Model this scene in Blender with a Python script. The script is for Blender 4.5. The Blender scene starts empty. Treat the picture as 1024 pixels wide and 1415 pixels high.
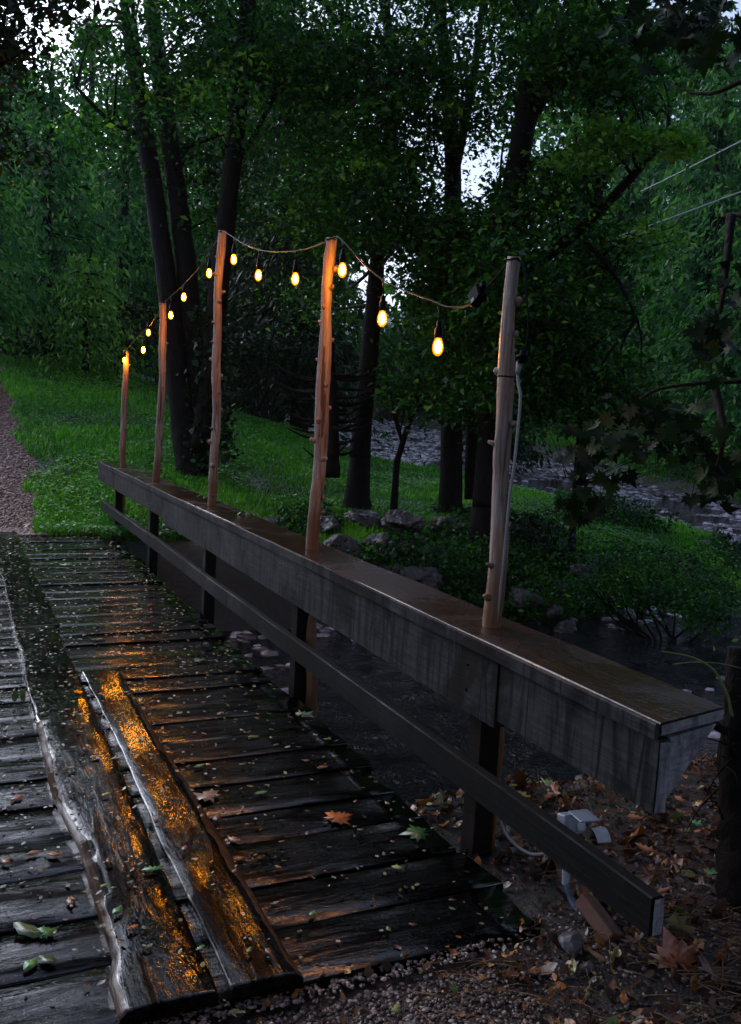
import bpy, math, random
import numpy as np
random.seed(7); R = np.random.default_rng(11)
D2 = bpy.data
scn = bpy.context.scene
COL = scn.collection

# ------------------------------------------------------------------ camera
W, H, F = 1024., 1415., 1235.
CAMH = 1.65
def dcam(u, v): return np.array([(u-W/2)/F, -(v-H/2)/F, -1.])
_Y = dcam(-65, 543); _Y /= np.linalg.norm(_Y)
_q = dcam(935, 543+55.)
_Z = np.cross(_q, _Y); _Z /= np.linalg.norm(_Z)
if _Z[1] < 0: _Z = -_Z
_X = np.cross(_Y, _Z)
M = np.array([_X, _Y, _Z])
C0 = np.array([0, 0, CAMH])
def P(u, v, D): return C0 + M @ (dcam(u, v)*D)
def on_z(u, v, z):
    r = M @ dcam(u, v); return C0 + r*(z-CAMH)/r[2]
def on_x(u, v, x):
    r = M @ dcam(u, v); return C0 + r*x/r[0]
from mathutils import Matrix, Vector
cam_d = D2.cameras.new('camera'); cam = D2.objects.new('camera', cam_d); COL.objects.link(cam)
mw = Matrix.Identity(4)
for i in range(3):
    for j in range(3): mw[i][j] = M[i, j]
mw[0][3], mw[1][3], mw[2][3] = C0
cam.matrix_world = mw
cam_d.sensor_fit = 'VERTICAL'; cam_d.sensor_height = 36; cam_d.sensor_width = 36*W/H
cam_d.lens = 36*F/H; cam_d.clip_end = 600; cam_d.clip_start = .05
scn.camera = cam

# ------------------------------------------------------------------ object helpers
def tag(o, label=None, cat=None, group=None, kind=None):
    if label: o['label'] = label
    if cat: o['category'] = cat
    if group: o['group'] = group
    if kind: o['kind'] = kind
    return o
def empty(name, loc=(0, 0, 0), **k):
    o = D2.objects.new(name, None); COL.objects.link(o); o.location = loc; o.empty_display_size = .1
    return tag(o, **k)
def link(name, me, mat, parent=None):
    o = D2.objects.new(name, me); COL.objects.link(o)
    if mat is not None: me.materials.append(mat)
    if parent is not None: o.parent = parent
    return o
def np_mesh(name, V, Fq, mat, parent=None, attrs=None, smooth=False, origin=None):
    """V (n,3); Fq (m,k) constant arity"""
    V = np.asarray(V, dtype=np.float32)
    if origin is not None: V = V - np.asarray(origin, dtype=np.float32)
    Fq = np.asarray(Fq, dtype=np.int32); m, k = Fq.shape
    me = D2.meshes.new(name)
    me.vertices.add(len(V)); me.vertices.foreach_set('co', V.ravel())
    me.loops.add(m*k); me.loops.foreach_set('vertex_index', Fq.ravel())
    me.polygons.add(m)
    me.polygons.foreach_set('loop_start', np.arange(0, m*k, k, dtype=np.int32))
    me.polygons.foreach_set('loop_total', np.full(m, k, dtype=np.int32))
    if smooth: me.polygons.foreach_set('use_smooth', np.ones(m, dtype=bool))
    me.update(calc_edges=True)
    for an, av in (attrs or {}).items():
        a = me.attributes.new(an, 'FLOAT', 'POINT'); a.data.foreach_set('value', np.asarray(av, dtype=np.float32))
    return link(name, me, mat, parent)
class MB:
    """collects shapes -> one mesh"""
    def __init__(s): s.v = []; s.f = []; s.n = 0; s.sm = []
    def add(s, V, Fs, smooth=False):
        b = s.n; s.v += [tuple(map(float, p)) for p in V]; s.n += len(V)
        for f in Fs: s.f.append([b+i for i in f]); s.sm.append(smooth)
    def box(s, c, size, rot=None, bev=0.0, jit=0.0):
        hx, hy, hz = [q/2 for q in size]
        if bev <= 0:
            pts = [(x, y, z) for x in (-hx, hx) for y in (-hy, hy) for z in (-hz, hz)]
            Fs = [(0,1,3,2),(4,6,7,5),(0,4,5,1),(2,3,7,6),(0,2,6,4),(1,5,7,3)]
        else:
            b = bev; pts = []; idx = {}
            for ix in (-1, 1):
                for iy in (-1, 1):
                    for iz in (-1, 1):
                        for ax in range(3):
                            p = [ix*(hx-b), iy*(hy-b), iz*(hz-b)]
                            p[ax] = (ix*hx, iy*hy, iz*hz)[ax]
                            idx[(ix, iy, iz, ax)] = len(pts); pts.append(tuple(p))
            Fs = []
            for ax in range(3):
                o1, o2 = [a for a in range(3) if a != ax]
                for sg in (-1, 1):
                    q = []
                    for (a, b2) in ((-1, -1), (1, -1), (1, 1), (-1, 1)):
                        k = [0, 0, 0]; k[ax] = sg; k[o1] = a; k[o2] = b2; q.append(idx[(k[0], k[1], k[2], ax)])
                    Fs.append(q)
            for ax in range(3):
                o1, o2 = [a for a in range(3) if a != ax]
                for a in (-1, 1):
                    for b2 in (-1, 1):
                        q = []
                        for (sg, oo) in ((-1, o1), (1, o1), (1, o2), (-1, o2)):
                            k = [0, 0, 0]; k[ax] = sg; k[o1] = a; k[o2] = b2; q.append(idx[(k[0], k[1], k[2], oo)])
                        Fs.append(q)
            for ix in (-1, 1):
                for iy in (-1, 1):
                    for iz in (-1, 1): Fs.append([idx[(ix, iy, iz, a)] for a in range(3)])
        pts = [Vector(p) for p in pts]
        if rot is not None: pts = [rot @ p for p in pts]
        s.add([p+Vector(c) for p in pts], Fs)
    def tube(s, path, rad, n=8, cap=True, wob=0.0, seed=0):
        path = [Vector(p) for p in path]; m = len(path)
        if not hasattr(rad, '__len__'): rad = [rad]*m
        rr = random.Random(seed)
        up = None; V = []; Fs = []
        for i, p in enumerate(path):
            t = (path[min(i+1, m-1)]-path[max(i-1, 0)])
            if t.length < 1e-9: t = Vector((0, 0, 1))
            t.normalize()
            if up is None:
                up = t.orthogonal().normalized()
            else:
                up = (up-t*up.dot(t)); up = up.normalized() if up.length > 1e-6 else t.orthogonal().normalized()
            b = t.cross(up)
            for k in range(n):
                a = 2*math.pi*k/n
                r = rad[i]*(1+wob*rr.uniform(-1, 1))
                V.append(p+(up*math.cos(a)+b*math.sin(a))*r)
        for i in range(m-1):
            for k in range(n):
                Fs.append((i*n+k, i*n+(k+1) % n, (i+1)*n+(k+1) % n, (i+1)*n+k))
        if cap: Fs.append(tuple(range(n))[::-1]); Fs.append(tuple((m-1)*n+k for k in range(n)))
        s.add(V, Fs, True)
    def lathe(s, prof, c, n=16, rot=None):
        V = []; Fs = []
        for (r, z) in prof:
            for k in range(n):
                a = 2*math.pi*k/n; p = Vector((r*math.cos(a), r*math.sin(a), z))
                if rot is not None: p = rot @ p
                V.append(p+Vector(c))
        m = len(prof)
        for i in range(m-1):
            for k in range(n): Fs.append((i*n+k, i*n+(k+1) % n, (i+1)*n+(k+1) % n, (i+1)*n+k))
        Fs.append(tuple(range(n))[::-1]); Fs.append(tuple((m-1)*n+k for k in range(n)))
        s.add(V, Fs, True)
    def build(s, name, mat, parent=None, origin=(0, 0, 0)):
        me = D2.meshes.new(name); o = Vector(origin)
        me.from_pydata([Vector(p)-o for p in s.v], [], s.f)
        me.polygons.foreach_set('use_smooth', s.sm); me.update()
        ob = link(name, me, mat, parent)
        if parent is None: ob.location = origin
        return ob

def fbm(x, y, sc=1.0, seed=0, octv=4):
    """cheap smooth 2d noise, vectorised"""
    rr = np.random.default_rng(seed); out = np.zeros_like(np.asarray(x, dtype=float)); a = 1.; t = 0
    for o in range(octv):
        for k in range(3):
            th = rr.uniform(0, 2*math.pi); ph = rr.uniform(0, 6.28, 2); f = sc*(2**o)*rr.uniform(.7, 1.3)
            out = out+a*np.sin(f*(x*math.cos(th)+y*math.sin(th))+ph[0]+1.3*np.sin(f*.6*(-x*math.sin(th)+y*math.cos(th))+ph[1]))
        t += a*1.7; a *= .5
    return out/t

# ------------------------------------------------------------------ materials
def NT(name):
    m = D2.materials.new(name); m.use_nodes = True; nt = m.node_tree
    return m, nt, nt.nodes['Principled BSDF'], nt.nodes['Material Output']
def N(nt, t, **k):
    n = nt.nodes.new(t)
    for a, b in k.items():
        if a.startswith('i_'):
            n.inputs[a[2:].replace('_', ' ')].default_value = b
        else: setattr(n, a, b)
    return n
def ramp(nt, fac, stops, interp='LINEAR'):
    r = nt.nodes.new('ShaderNodeValToRGB'); cr = r.color_ramp; cr.interpolation = interp
    while len(cr.elements) > 1: cr.elements.remove(cr.elements[-1])
    cr.elements[0].position = stops[0][0]; cr.elements[0].color = tuple(stops[0][1])+(1,) if len(stops[0][1]) == 3 else stops[0][1]
    for p, c in stops[1:]:
        e = cr.elements.new(p); e.color = tuple(c)+(1,)
    nt.links.new(fac, r.inputs[0]); return r.outputs[0]
def g(v): return (v, v, v)
def coords(nt, scale=(1, 1, 1), kind='Object'):
    tc = N(nt, 'ShaderNodeTexCoord'); mp = N(nt, 'ShaderNodeMapping'); mp.inputs['Scale'].default_value = scale
    nt.links.new(tc.outputs[kind], mp.inputs[0]); return mp.outputs[0]
def noise(nt, vec, sc, det=4, rough=.6, dist=0.):
    n = N(nt, 'ShaderNodeTexNoise'); n.inputs['Scale'].default_value = sc; n.inputs['Detail'].default_value = det
    n.inputs['Roughness'].default_value = rough; n.inputs['Distortion'].default_value = dist
    nt.links.new(vec, n.inputs['Vector']); return n.outputs['Fac']
def bump(nt, hgt, st, dist, prev=None):
    b = N(nt, 'ShaderNodeBump'); b.inputs['Strength'].default_value = st; b.inputs['Distance'].default_value = dist
    nt.links.new(hgt, b.inputs['Height'])
    if prev is not None: nt.links.new(prev, b.inputs['Normal'])
    return b.outputs[0]
def mixc(nt, fac, a, b, typ='MIX'):
    m = N(nt, 'ShaderNodeMix', data_type='RGBA', blend_type=typ)
    if isinstance(fac, (int, float)): m.inputs[0].default_value = fac
    else: nt.links.new(fac, m.inputs[0])
    for i, q in ((6, a), (7, b)):
        if isinstance(q, tuple): m.inputs[i].default_value = q+(1,) if len(q) == 3 else q
        else: nt.links.new(q, m.inputs[i])
    return m.outputs[2]
def math_n(nt, op, a, b=None):
    m = N(nt, 'ShaderNodeMath', operation=op)
    for i, q in ((0, a), (1, b)):
        if q is None: continue
        if isinstance(q, (int, float)): m.inputs[i].default_value = q
        else: nt.links.new(q, m.inputs[i])
    return m.outputs[0]

def mat_wet_plank(name, axis, c0, c1, rlo=.12, rhi=.45, bs=.6, spec=.5):
    """soaked plank, grain running along axis (0=x, 1=y); a thin water film covers most of it"""
    m, nt, p, o = NT(name); L = nt.links.new
    s = [14, 14, 14]; s[axis] = 1.1
    grain = noise(nt, coords(nt, tuple(s)), 3.2, 5, .65, .3)
    s2 = [9, 9, 9]; s2[axis] = 2.2
    big = noise(nt, coords(nt, tuple(s2)), 1.0, 5, .6, .6)
    s3 = [30, 30, 30]; s3[axis] = 9
    rip = noise(nt, coords(nt, tuple(s3)), 1.0, 4, .62, .6)
    drops = noise(nt, coords(nt), 90, 2, .5)
    oi = N(nt, 'ShaderNodeObjectInfo')
    col = ramp(nt, grain, [(.3, c0), (.7, c1)])
    v = ramp(nt, oi.outputs['Random'], [(0, g(.5)), (1, g(1.3))])
    L(mixc(nt, 1., col, v, 'MULTIPLY'), p.inputs['Base Color'])
    film = math_n(nt, 'ADD', big, math_n(nt, 'MULTIPLY', math_n(nt, 'SUBTRACT', grain, .5), .45))
    L(ramp(nt, film, [(.38, g(rhi)), (.52, g(rlo))]), p.inputs['Roughness'])
    L(ramp(nt, film, [(.40, g(spec*.06)), (.56, g(spec))]), p.inputs['Specular IOR Level'])
    dry = ramp(nt, film, [(.42, g(1)), (.55, g(.25))])
    b1 = bump(nt, math_n(nt, 'MULTIPLY', grain, dry), bs, .004)
    b2 = bump(nt, big, .3, .008, b1)
    b3 = bump(nt, rip, bs, .0024, b2)
    L(bump(nt, ramp(nt, drops, [(.60, g(0)), (.66, g(1))]), .4, .0008, b3), p.inputs['Normal'])
    return m
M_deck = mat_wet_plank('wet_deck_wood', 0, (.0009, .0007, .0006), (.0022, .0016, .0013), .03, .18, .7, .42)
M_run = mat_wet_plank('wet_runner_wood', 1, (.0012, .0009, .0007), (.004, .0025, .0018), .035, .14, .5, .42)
M_edge = mat_wet_plank('live_edge_wood', 1, (.04, .018, .008), (.12, .055, .024), .3, .55, .9, .18)

def mat_rail(name, c0, c1, top=False):
    m, nt, p, o = NT(name); L = nt.links.new
    grain = noise(nt, coords(nt, (12, .9, 12)), 4., 6, .7, .4)
    drip = noise(nt, coords(nt, (9, 9, .8)), 2.4, 5, .7, .3)
    blot = noise(nt, coords(nt), 1.7, 5, .65, .5)
    crack = noise(nt, coords(nt, (3, 1.6, 22)), 1.1, 2, .5, 1.2)
    c = ramp(nt, grain, [(.25, c0), (.75, c1)])
    if not top:
        c = mixc(nt, ramp(nt, drip, [(.47, g(0)), (.60, g(.85))]), c, (.005, .0045, .004))
        c = mixc(nt, ramp(nt, blot, [(.54, g(0)), (.60, g(.8))]), c, (.010, .0055, .0035))
    else:
        c = mixc(nt, ramp(nt, blot, [(.35, g(0)), (.75, g(.8))]), c, (.012, .006, .004))
    if not top:
        vo = N(nt, 'ShaderNodeTexVoronoi', feature='DISTANCE_TO_EDGE'); vo.inputs['Scale'].default_value = 2.6; L(coords(nt, (.01, 2.2, .25)), vo.inputs['Vector'])
        wv = math_n(nt, 'ADD', vo.outputs['Distance'], math_n(nt, 'MULTIPLY', math_n(nt, 'SUBTRACT', drip, .5), .12))
        c = mixc(nt, ramp(nt, wv, [(0.0, g(.9)), (.03, g(0))]), c, (.002, .002, .002))
    L(c, p.inputs['Base Color'])
    p.inputs['Specular IOR Level'].default_value = .6 if top else .15
    L(ramp(nt, blot, [(.36, g(.04 if top else .55)), (.62, g(.36 if top else .8))]), p.inputs['Roughness'])
    b = bump(nt, grain, .6, .004)
    b = bump(nt, crack, .35, .006, b)
    if top: b = bump(nt, noise(nt, coords(nt, (22, 9, 22)), 1.6, 4, .65, .5), .8, .004, b)
    L(b, p.inputs['Normal'])
    return m
M_fascia = mat_rail('weathered_grey_board', (.012, .0115, .011), (.062, .059, .057))
M_shelf = mat_rail('wet_brown_board', (.018, .008, .004), (.065, .033, .019), True)
M_post = mat_rail('dark_red_post', (.005, .0025, .0018), (.022, .010, .007))
M_lower = mat_rail('dark_lower_board', (.002, .0018, .0016), (.010, .008, .0065))
def mat_endgrain():
    m, nt, p, o = NT('saw_cut_end_grain'); L = nt.links.new
    n = noise(nt, coords(nt, (18, 10, 5)), 1.3, 5, .7, .4)
    w = noise(nt, coords(nt, (7, 7, 22)), 1.6, 4, .6, 1.2); c = ramp(nt, w, [(.3, (.2, .185, .2)), (.7, (.45, .42, .45))])
    L(mixc(nt, ramp(nt, n, [(.35, g(.7)), (.6, g(0))]), c, (.03, .027, .028)), p.inputs['Base Color'])
    p.inputs['Roughness'].default_value = .7; L(bump(nt, n, .6, .004), p.inputs['Normal']); return m
M_end = mat_endgrain()
def mat_pole():
    m, nt, p, o = NT('peeled_cedar'); L = nt.links.new
    grain = noise(nt, coords(nt, (26, 26, 1.3)), 2.2, 6, .7, .5)
    blot = noise(nt, coords(nt, (5, 5, 1.4)), 1.4, 4, .6, .3)
    knot = noise(nt, coords(nt, (9, 9, 6)), 1.3, 2, .5, .6)
    c = ramp(nt, grain, [(.34, (.085, .045, .033)), (.46, (.24, .165, .135)), (.56, (.36, .26, .205)), (.7, (.50, .39, .33))])
    c = mixc(nt, ramp(nt, blot, [(.5, g(0)), (.66, g(.7))]), c, (.30, .115, .05))
    crk = noise(nt, coords(nt, (34, 34, .9)), 1.5, 3, .5, .2)
    c = mixc(nt, ramp(nt, crk, [(.36, g(.9)), (.40, g(0))]), c, (.03, .014, .009))
    c = mixc(nt, ramp(nt, knot, [(.70, g(0)), (.76, g(.85))]), c, (.03, .015, .01))
    tc = N(nt, 'ShaderNodeTexCoord'); sx = N(nt, 'ShaderNodeSeparateXYZ'); L(tc.outputs['Object'], sx.inputs[0])
    zz = math_n(nt, 'ADD', sx.outputs[2], math_n(nt, 'MULTIPLY', math_n(nt, 'SUBTRACT', blot, .5), .5))
    zz = math_n(nt, 'SUBTRACT', zz, .8)
    wet = ramp(nt, zz, [(0.0, g(1)), (.22, g(.85)), (.34, g(0))])
    c = mixc(nt, wet, c, mixc(nt, grain, (.13, .05, .018), (.24, .105, .04)))
    L(c, p.inputs['Base Color'])
    L(ramp(nt, blot, [(.3, g(.35)), (.7, g(.6))]), p.inputs['Roughness'])
    b = bump(nt, grain, .9, .008); b = bump(nt, crk, .6, .01, b); L(bump(nt, blot, .6, .02, b), p.inputs['Normal']); return m
M_pole = mat_pole()
def mat_bark():
    m, nt, p, o = NT('wet_dark_bark'); L = nt.links.new
    a = noise(nt, coords(nt, (7, 7, 1.1)), 2.4, 6, .7, .8); b = noise(nt, coords(nt), .9, 4, .6)
    c = ramp(nt, a, [(.3, (.003, .0025, .002)), (.7, (.016, .013, .011))])
    L(mixc(nt, ramp(nt, b, [(.52, g(0)), (.7, g(.5))]), c, (.008, .014, .006)), p.inputs['Base Color'])
    p.inputs['Roughness'].default_value = .7; p.inputs['Specular IOR Level'].default_value = .12; L(bump(nt, a, 1., .03), p.inputs['Normal']); return m
M_bark = mat_bark()
def mat_leaf(name, stops, transl=.3, rough=.33, spec=.5):
    m, nt, p, o = NT(name); L = nt.links.new
    at = N(nt, 'ShaderNodeAttribute', attribute_name='tint'); c = ramp(nt, at.outputs['Fac'], stops)
    L(c, p.inputs['Base Color']); p.inputs['Roughness'].default_value = rough; p.inputs['Specular IOR Level'].default_value = spec
    t = N(nt, 'ShaderNodeBsdfTranslucent'); L(mixc(nt, 1., c, (1.3, 1.5, .6), 'MULTIPLY'), t.inputs['Color'])
    mx = N(nt, 'ShaderNodeMixShader'); mx.inputs[0].default_value = transl
    L(p.outputs[0], mx.inputs[1]); L(t.outputs[0], mx.inputs[2]); L(mx.outputs[0], o.inputs['Surface']); return m
M_leaf = mat_leaf('broad_leaves', [(0, (.003, .018, .004)), (.5, (.015, .080, .013)), (.85, (.07, .26, .025)), (1, (.26, .46, .04))], .4, .35, .35)
M_leafd = mat_leaf('dark_leaves', [(0, (.003, .012, .004)), (.6, (.007, .030, .009)), (1, (.018, .060, .014))], .2, .4, .25)
M_leafy = mat_leaf('bright_leaves', [(0, (.03, .13, .015)), (.6, (.11, .32, .03)), (1, (.30, .50, .05))], .35)
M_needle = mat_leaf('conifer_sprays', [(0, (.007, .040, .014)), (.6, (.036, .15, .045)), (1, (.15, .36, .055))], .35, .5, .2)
M_grass = mat_leaf('grass_blades', [(0, (.012, .055, .006)), (.5, (.06, .28, .015)), (1, (.20, .50, .04))], .35, .35, .4)
M_litter = mat_leaf('fallen_litter', [(0, (.02, .010, .006)), (.3, (.08, .032, .014)), (.55, (.24, .08, .018)), (.72, (.36, .14, .03)), (.82, (.28, .22, .05)), (.9, (.09, .18, .03)), (1, (.45, .32, .22))], .08, .35)
def mat_simple(name, c, r=.5, metal=0., nz=0., sc=20, **k):
    m, nt, p, o = NT(name); L = nt.links.new
    n = noise(nt, coords(nt), sc, 4, .6)
    L(ramp(nt, n, [(.3, tuple(x*(1-nz) for x in c)), (.7, tuple(min(1, x*(1+nz)) for x in c))]), p.inputs['Base Color'])
    p.inputs['Roughness'].default_value = r; p.inputs['Metallic'].default_value = metal; p.inputs['Specular IOR Level'].default_value = .08 if r == .5 and sum(c) < .05 else .5
    if nz: L(bump(nt, n, .3, .003), p.inputs['Normal'])
    return m
M_black = mat_simple('black_rubber', (.002, .002, .0022), .5)
M_grey = mat_simple('grey_enamel', (.30, .31, .36), .4, 0, .15, 30)
M_greyp = mat_simple('grey_pvc', (.10, .115, .15), .35, 0, .15, 30)
M_white = mat_simple('white_plastic', (.55, .55, .58), .35, 0, .1)
M_cord = mat_simple('grey_cord', (.30, .27, .25), .45, 0, .15)
M_brick = mat_simple('red_brick', (.13, .045, .022), .7, 0, .45, 28)
M_wire = mat_simple('galvanised_wire', (.45, .47, .50), .4)
M_tape = mat_simple('clear_label', (.30, .27, .25), .4, 0, .2)
def mat_stone(name, c0, c1, c2, r0=.2, r1=.6, sc=5):
    m, nt, p, o = NT(name); L = nt.links.new
    at = N(nt, 'ShaderNodeAttribute', attribute_name='tint')
    n = noise(nt, coords(nt), sc, 6, .65)
    c = ramp(nt, at.outputs['Fac'], [(0, c0), (.5, c1), (1, c2)])
    L(mixc(nt, 1., c, ramp(nt, n, [(.3, g(.45)), (.7, g(1.2))]), 'MULTIPLY'), p.inputs['Base Color'])
    L(ramp(nt, n, [(.35, g(r0)), (.65, g(r1))]), p.inputs['Roughness']); L(bump(nt, n, .6, .02), p.inputs['Normal']); return m
M_rock = mat_stone('wet_creek_rock', (.02, .018, .017), (.045, .04, .038), (.09, .075, .078), .25, .65)
M_gravel = mat_stone('gravel_stones', (.03, .018, .014), (.15, .09, .07), (.5, .38, .34), .2, .5, 25)
M_pebble = mat_stone('creek_pebbles', (.03, .025, .025), (.26, .22, .25), (.7, .62, .7), .04, .3, 12)
def mat_water():
    m, nt, p, o = NT('creek_water'); L = nt.links.new
    p.inputs['Base Color'].default_value = (.006, .008, .008, 1); p.inputs['Roughness'].default_value = .06
    p.inputs['IOR'].default_value = 1.33; p.inputs['Specular IOR Level'].default_value = .3
    a = noise(nt, coords(nt), 2.6, 5, .7, .8); b = noise(nt, coords(nt), 14, 3, .6, .3)
    L(bump(nt, b, .6, .04, bump(nt, a, 1., .5)), p.inputs['Normal']); return m
M_water = mat_water()
def mat_ground():
    m, nt, p, o = NT('ground_soil'); L = nt.links.new
    v = coords(nt)
    n1 = noise(nt, v, 1.1, 6, .7); n2 = noise(nt, v, 9, 6, .7); n3 = noise(nt, v, 40, 4, .7)
    at = lambda s: N(nt, 'ShaderNodeAttribute', attribute_name=s).outputs['Fac']
    gr = ramp(nt, n2, [(.3, (.004, .018, .004)), (.7, (.014, .07, .010))])
    li = ramp(nt, n2, [(.3, (.006, .004, .003)), (.55, (.022, .012, .007)), (.75, (.055, .026, .012))])
    pa = ramp(nt, n3, [(.25, (.06, .026, .02)), (.55, (.20, .10, .078)), (.8, (.36, .23, .19))])
    be = ramp(nt, n2, [(.3, (.003, .003, .0025)), (.7, (.018, .015, .013))])
    c = mixc(nt, at('litter'), gr, li); c = mixc(nt, at('path'), c, pa); c = mixc(nt, at('creek'), c, be)
    L(c, p.inputs['Base Color']); L(ramp(nt, n2, [(.35, g(.3)), (.6, g(.7))]), p.inputs['Roughness'])
    L(bump(nt, n3, .5, .02, bump(nt, n2, .8, .05)), p.inputs['Normal']); return m
M_ground = mat_ground()
def mat_emit(name, col, st, transp=0.):
    m, nt, p, o = NT(name); L = nt.links.new
    e = N(nt, 'ShaderNodeEmission'); e.inputs['Color'].default_value = col+(1,); e.inputs['Strength'].default_value = st
    if transp:
        t = N(nt, 'ShaderNodeBsdfTransparent'); t.inputs['Color'].default_value = (1, .8, .45, 1); mx = N(nt, 'ShaderNodeMixShader'); mx.inputs[0].default_value = 1-transp
        L(t.outputs[0], mx.inputs[1]); L(e.outputs[0], mx.inputs[2]); L(mx.outputs[0], o.inputs['Surface'])
    else: L(e.outputs[0], o.inputs['Surface'])
    return m
M_core = mat_emit('glowing_filament', (1, .40, .006), 430.)
M_bulb = mat_emit('amber_bulb_glass', (1, .24, .012), 2.2, .6)

# ------------------------------------------------------------------ terrain
CR = np.array([[-14, 7.1, -1.0, 2.75], [2, 7.2, -1.0, 2.75], [7, 7.0, -.97, 2.1], [11.5, 7.7, -.9, 1.8], [15.5, 10.5, -.75, 2.0], [16.6, 16, -.5, 3.3],
               [16.4, 25, -.12, 4.4], [19.3, 37, .42, 4.6], [22, 52, 1.15, 4.4], [24, 70, 2.0, 4], [24, 95, 3.2, 3]])
def creek(x, y):
    best = np.full(np.shape(x), 1e9); bz = np.zeros(np.shape(x)); bw = np.ones(np.shape(x))
    for a, b in zip(CR[:-1], CR[1:]):
        d = b[:2]-a[:2]; t = np.clip(((x-a[0])*d[0]+(y-a[1])*d[1])/(d@d), 0, 1)
        q = np.hypot(x-a[0]-t*d[0], y-a[1]-t*d[1]); k = q < best
        best = np.where(k, q, best); bz = np.where(k, a[2]+t*(b[2]-a[2]), bz); bw = np.where(k, a[3]+t*(b[3]-a[3]), bw)
    return best, bz, bw
def sstep(a, b, x):
    t = np.clip((x-a)/(b-a), 0, 1); return t*t*(3-2*t)
def ground_z(x, y, rough=True):
    x = np.asarray(x, dtype=float); y = np.asarray(y, dtype=float)
    az = np.degrees(np.arctan2(x, np.maximum(y, .1)))
    s = .175+(.04-.175)*sstep(17, 26.5, az)
    b = s*np.maximum(0, y-12)*1.0
    rr = np.hypot(x, y)
    b = b+.10*np.maximum(0, rr-48)*sstep(44, 60, rr)*.8
    d, bz, bw = creek(x, y)
    right = sstep(2, 10, x-np.interp(y, [7, 7.7, 10.5, 16, 25, 37, 52, 70], [7, 11.5, 15.5, 16.8, 16.8, 19.3, 22, 24]))*sstep(4, 8, x)
    b = b+right*.30*np.maximum(0, x-np.interp(y, [7, 11, 16, 26, 43, 60], [16, 20, 21.5, 23, 26, 29]))
    b = np.where(y < 5, b-.035-.05*sstep(2.26, 2.7, y), b)
    bank = sstep(0, 1.15, d-bw)
    bb = np.where((x > 4) & (y > 8), np.minimum(b, bz+.55+.25*np.maximum(0, d-bw-1.5)), b)
    bb = np.where((x > 2.6) & (y < 5), -.12-.12*np.maximum(0, x-2.6)*sstep(2.6, 6, x), bb)
    z = bz+(bb-bz)*bank
    z = z-np.where(bank < .5, .05, 0)
    z = np.where((np.abs(x) < 1.66) & (y > 2.38) & (y < 11.35), np.minimum(z, -.28), z)
    if rough:
        z = z+.035*fbm(x, y, 2.2, 3)*sstep(.4, 2.5, np.abs(x-.2)+np.where((y > 11.3) | (y < 2.4), 0, 3)) + .05*fbm(x, y, .5, 5)*sstep(12, 20, y)
    return z
def axis(lo, hi, n, c, k):
    t = np.linspace(-1, 1, n); 
    a = np.sinh(k*t)/np.sinh(k)
    return np.where(a < 0, c+a*(c-lo), c+a*(hi-c))
gx = axis(-70, 90, 380, 2.5, 3.6); gy = axis(-12, 150, 460, 6., 3.6)
GX, GY = np.meshgrid(gx, gy); GZ = ground_z(GX, GY)
nx, ny = len(gx), len(gy)
ii = np.arange(ny-1)[:, None]*nx+np.arange(nx-1)[None, :]
FF = np.stack([ii, ii+1, ii+nx+1, ii+nx], -1).reshape(-1, 4)
dC, zC, wC = creek(GX, GY)
creekm = 1-sstep(0, .9, dC-wC)
def path_c(y): return np.interp(y, [11, 16, 24, 34, 60], [-.1, .08, .12, -.6, -6])
pathm = (1-sstep(.9, 1.25, np.abs(GX-path_c(GY)+.15*fbm(GX, GY, 2.5, 9))))*sstep(11, 11.4, GY)
littm = np.maximum((1-sstep(3.0, 4.2, GY+.4*fbm(GX, GY, 2, 4))), sstep(10, 16, GX)*.8*(dC < 6))
littm = np.maximum(littm, .8*(1-sstep(1.0, 2.4, dC-wC+.5*fbm(GX, GY, 1.5, 8)))*(GX > -50))
np_mesh('ground', np.stack([GX, GY, GZ], -1).reshape(-1, 3), FF, M_ground, attrs={'creek': creekm.ravel(), 'path': pathm.ravel(), 'litter': littm.ravel()}, smooth=True)['kind'] = 'structure'
# water ribbon
pts = []
for a, b in zip(CR[:-1], CR[1:]):
    n = max(2, int(np.hypot(*(b-a)[:2])/.5))
    for t in np.arange(n)/n: pts.append(a+(b-a)*t)
pts = np.array(pts)
ker = np.ones(7)/7
pad = np.vstack([np.repeat(pts[:1], 3, 0), pts, np.repeat(pts[-1:], 3, 0)])
pts = np.stack([np.convolve(pad[:, k], ker, 'valid') for k in range(4)], 1)
tn = np.gradient(pts[:, :2], axis=0); tn /= np.linalg.norm(tn, axis=1)[:, None]; nr = np.stack([-tn[:, 1], tn[:, 0]], 1)
K = 9; V = []
for i, p in enumerate(pts):
    for k in range(K):
        o = (k/(K-1)*2-1)*(p[3]+.35); V.append((p[0]+nr[i, 0]*o, p[1]+nr[i, 1]*o, p[2]+.04))
ii = (np.arange(len(pts)-1)[:, None]*K+np.arange(K-1)[None, :])
w = np_mesh('creek_water', V, np.stack([ii, ii+1, ii+K+1, ii+K], -1).reshape(-1, 4), M_water, smooth=True); w['kind'] = 'structure'

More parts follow.
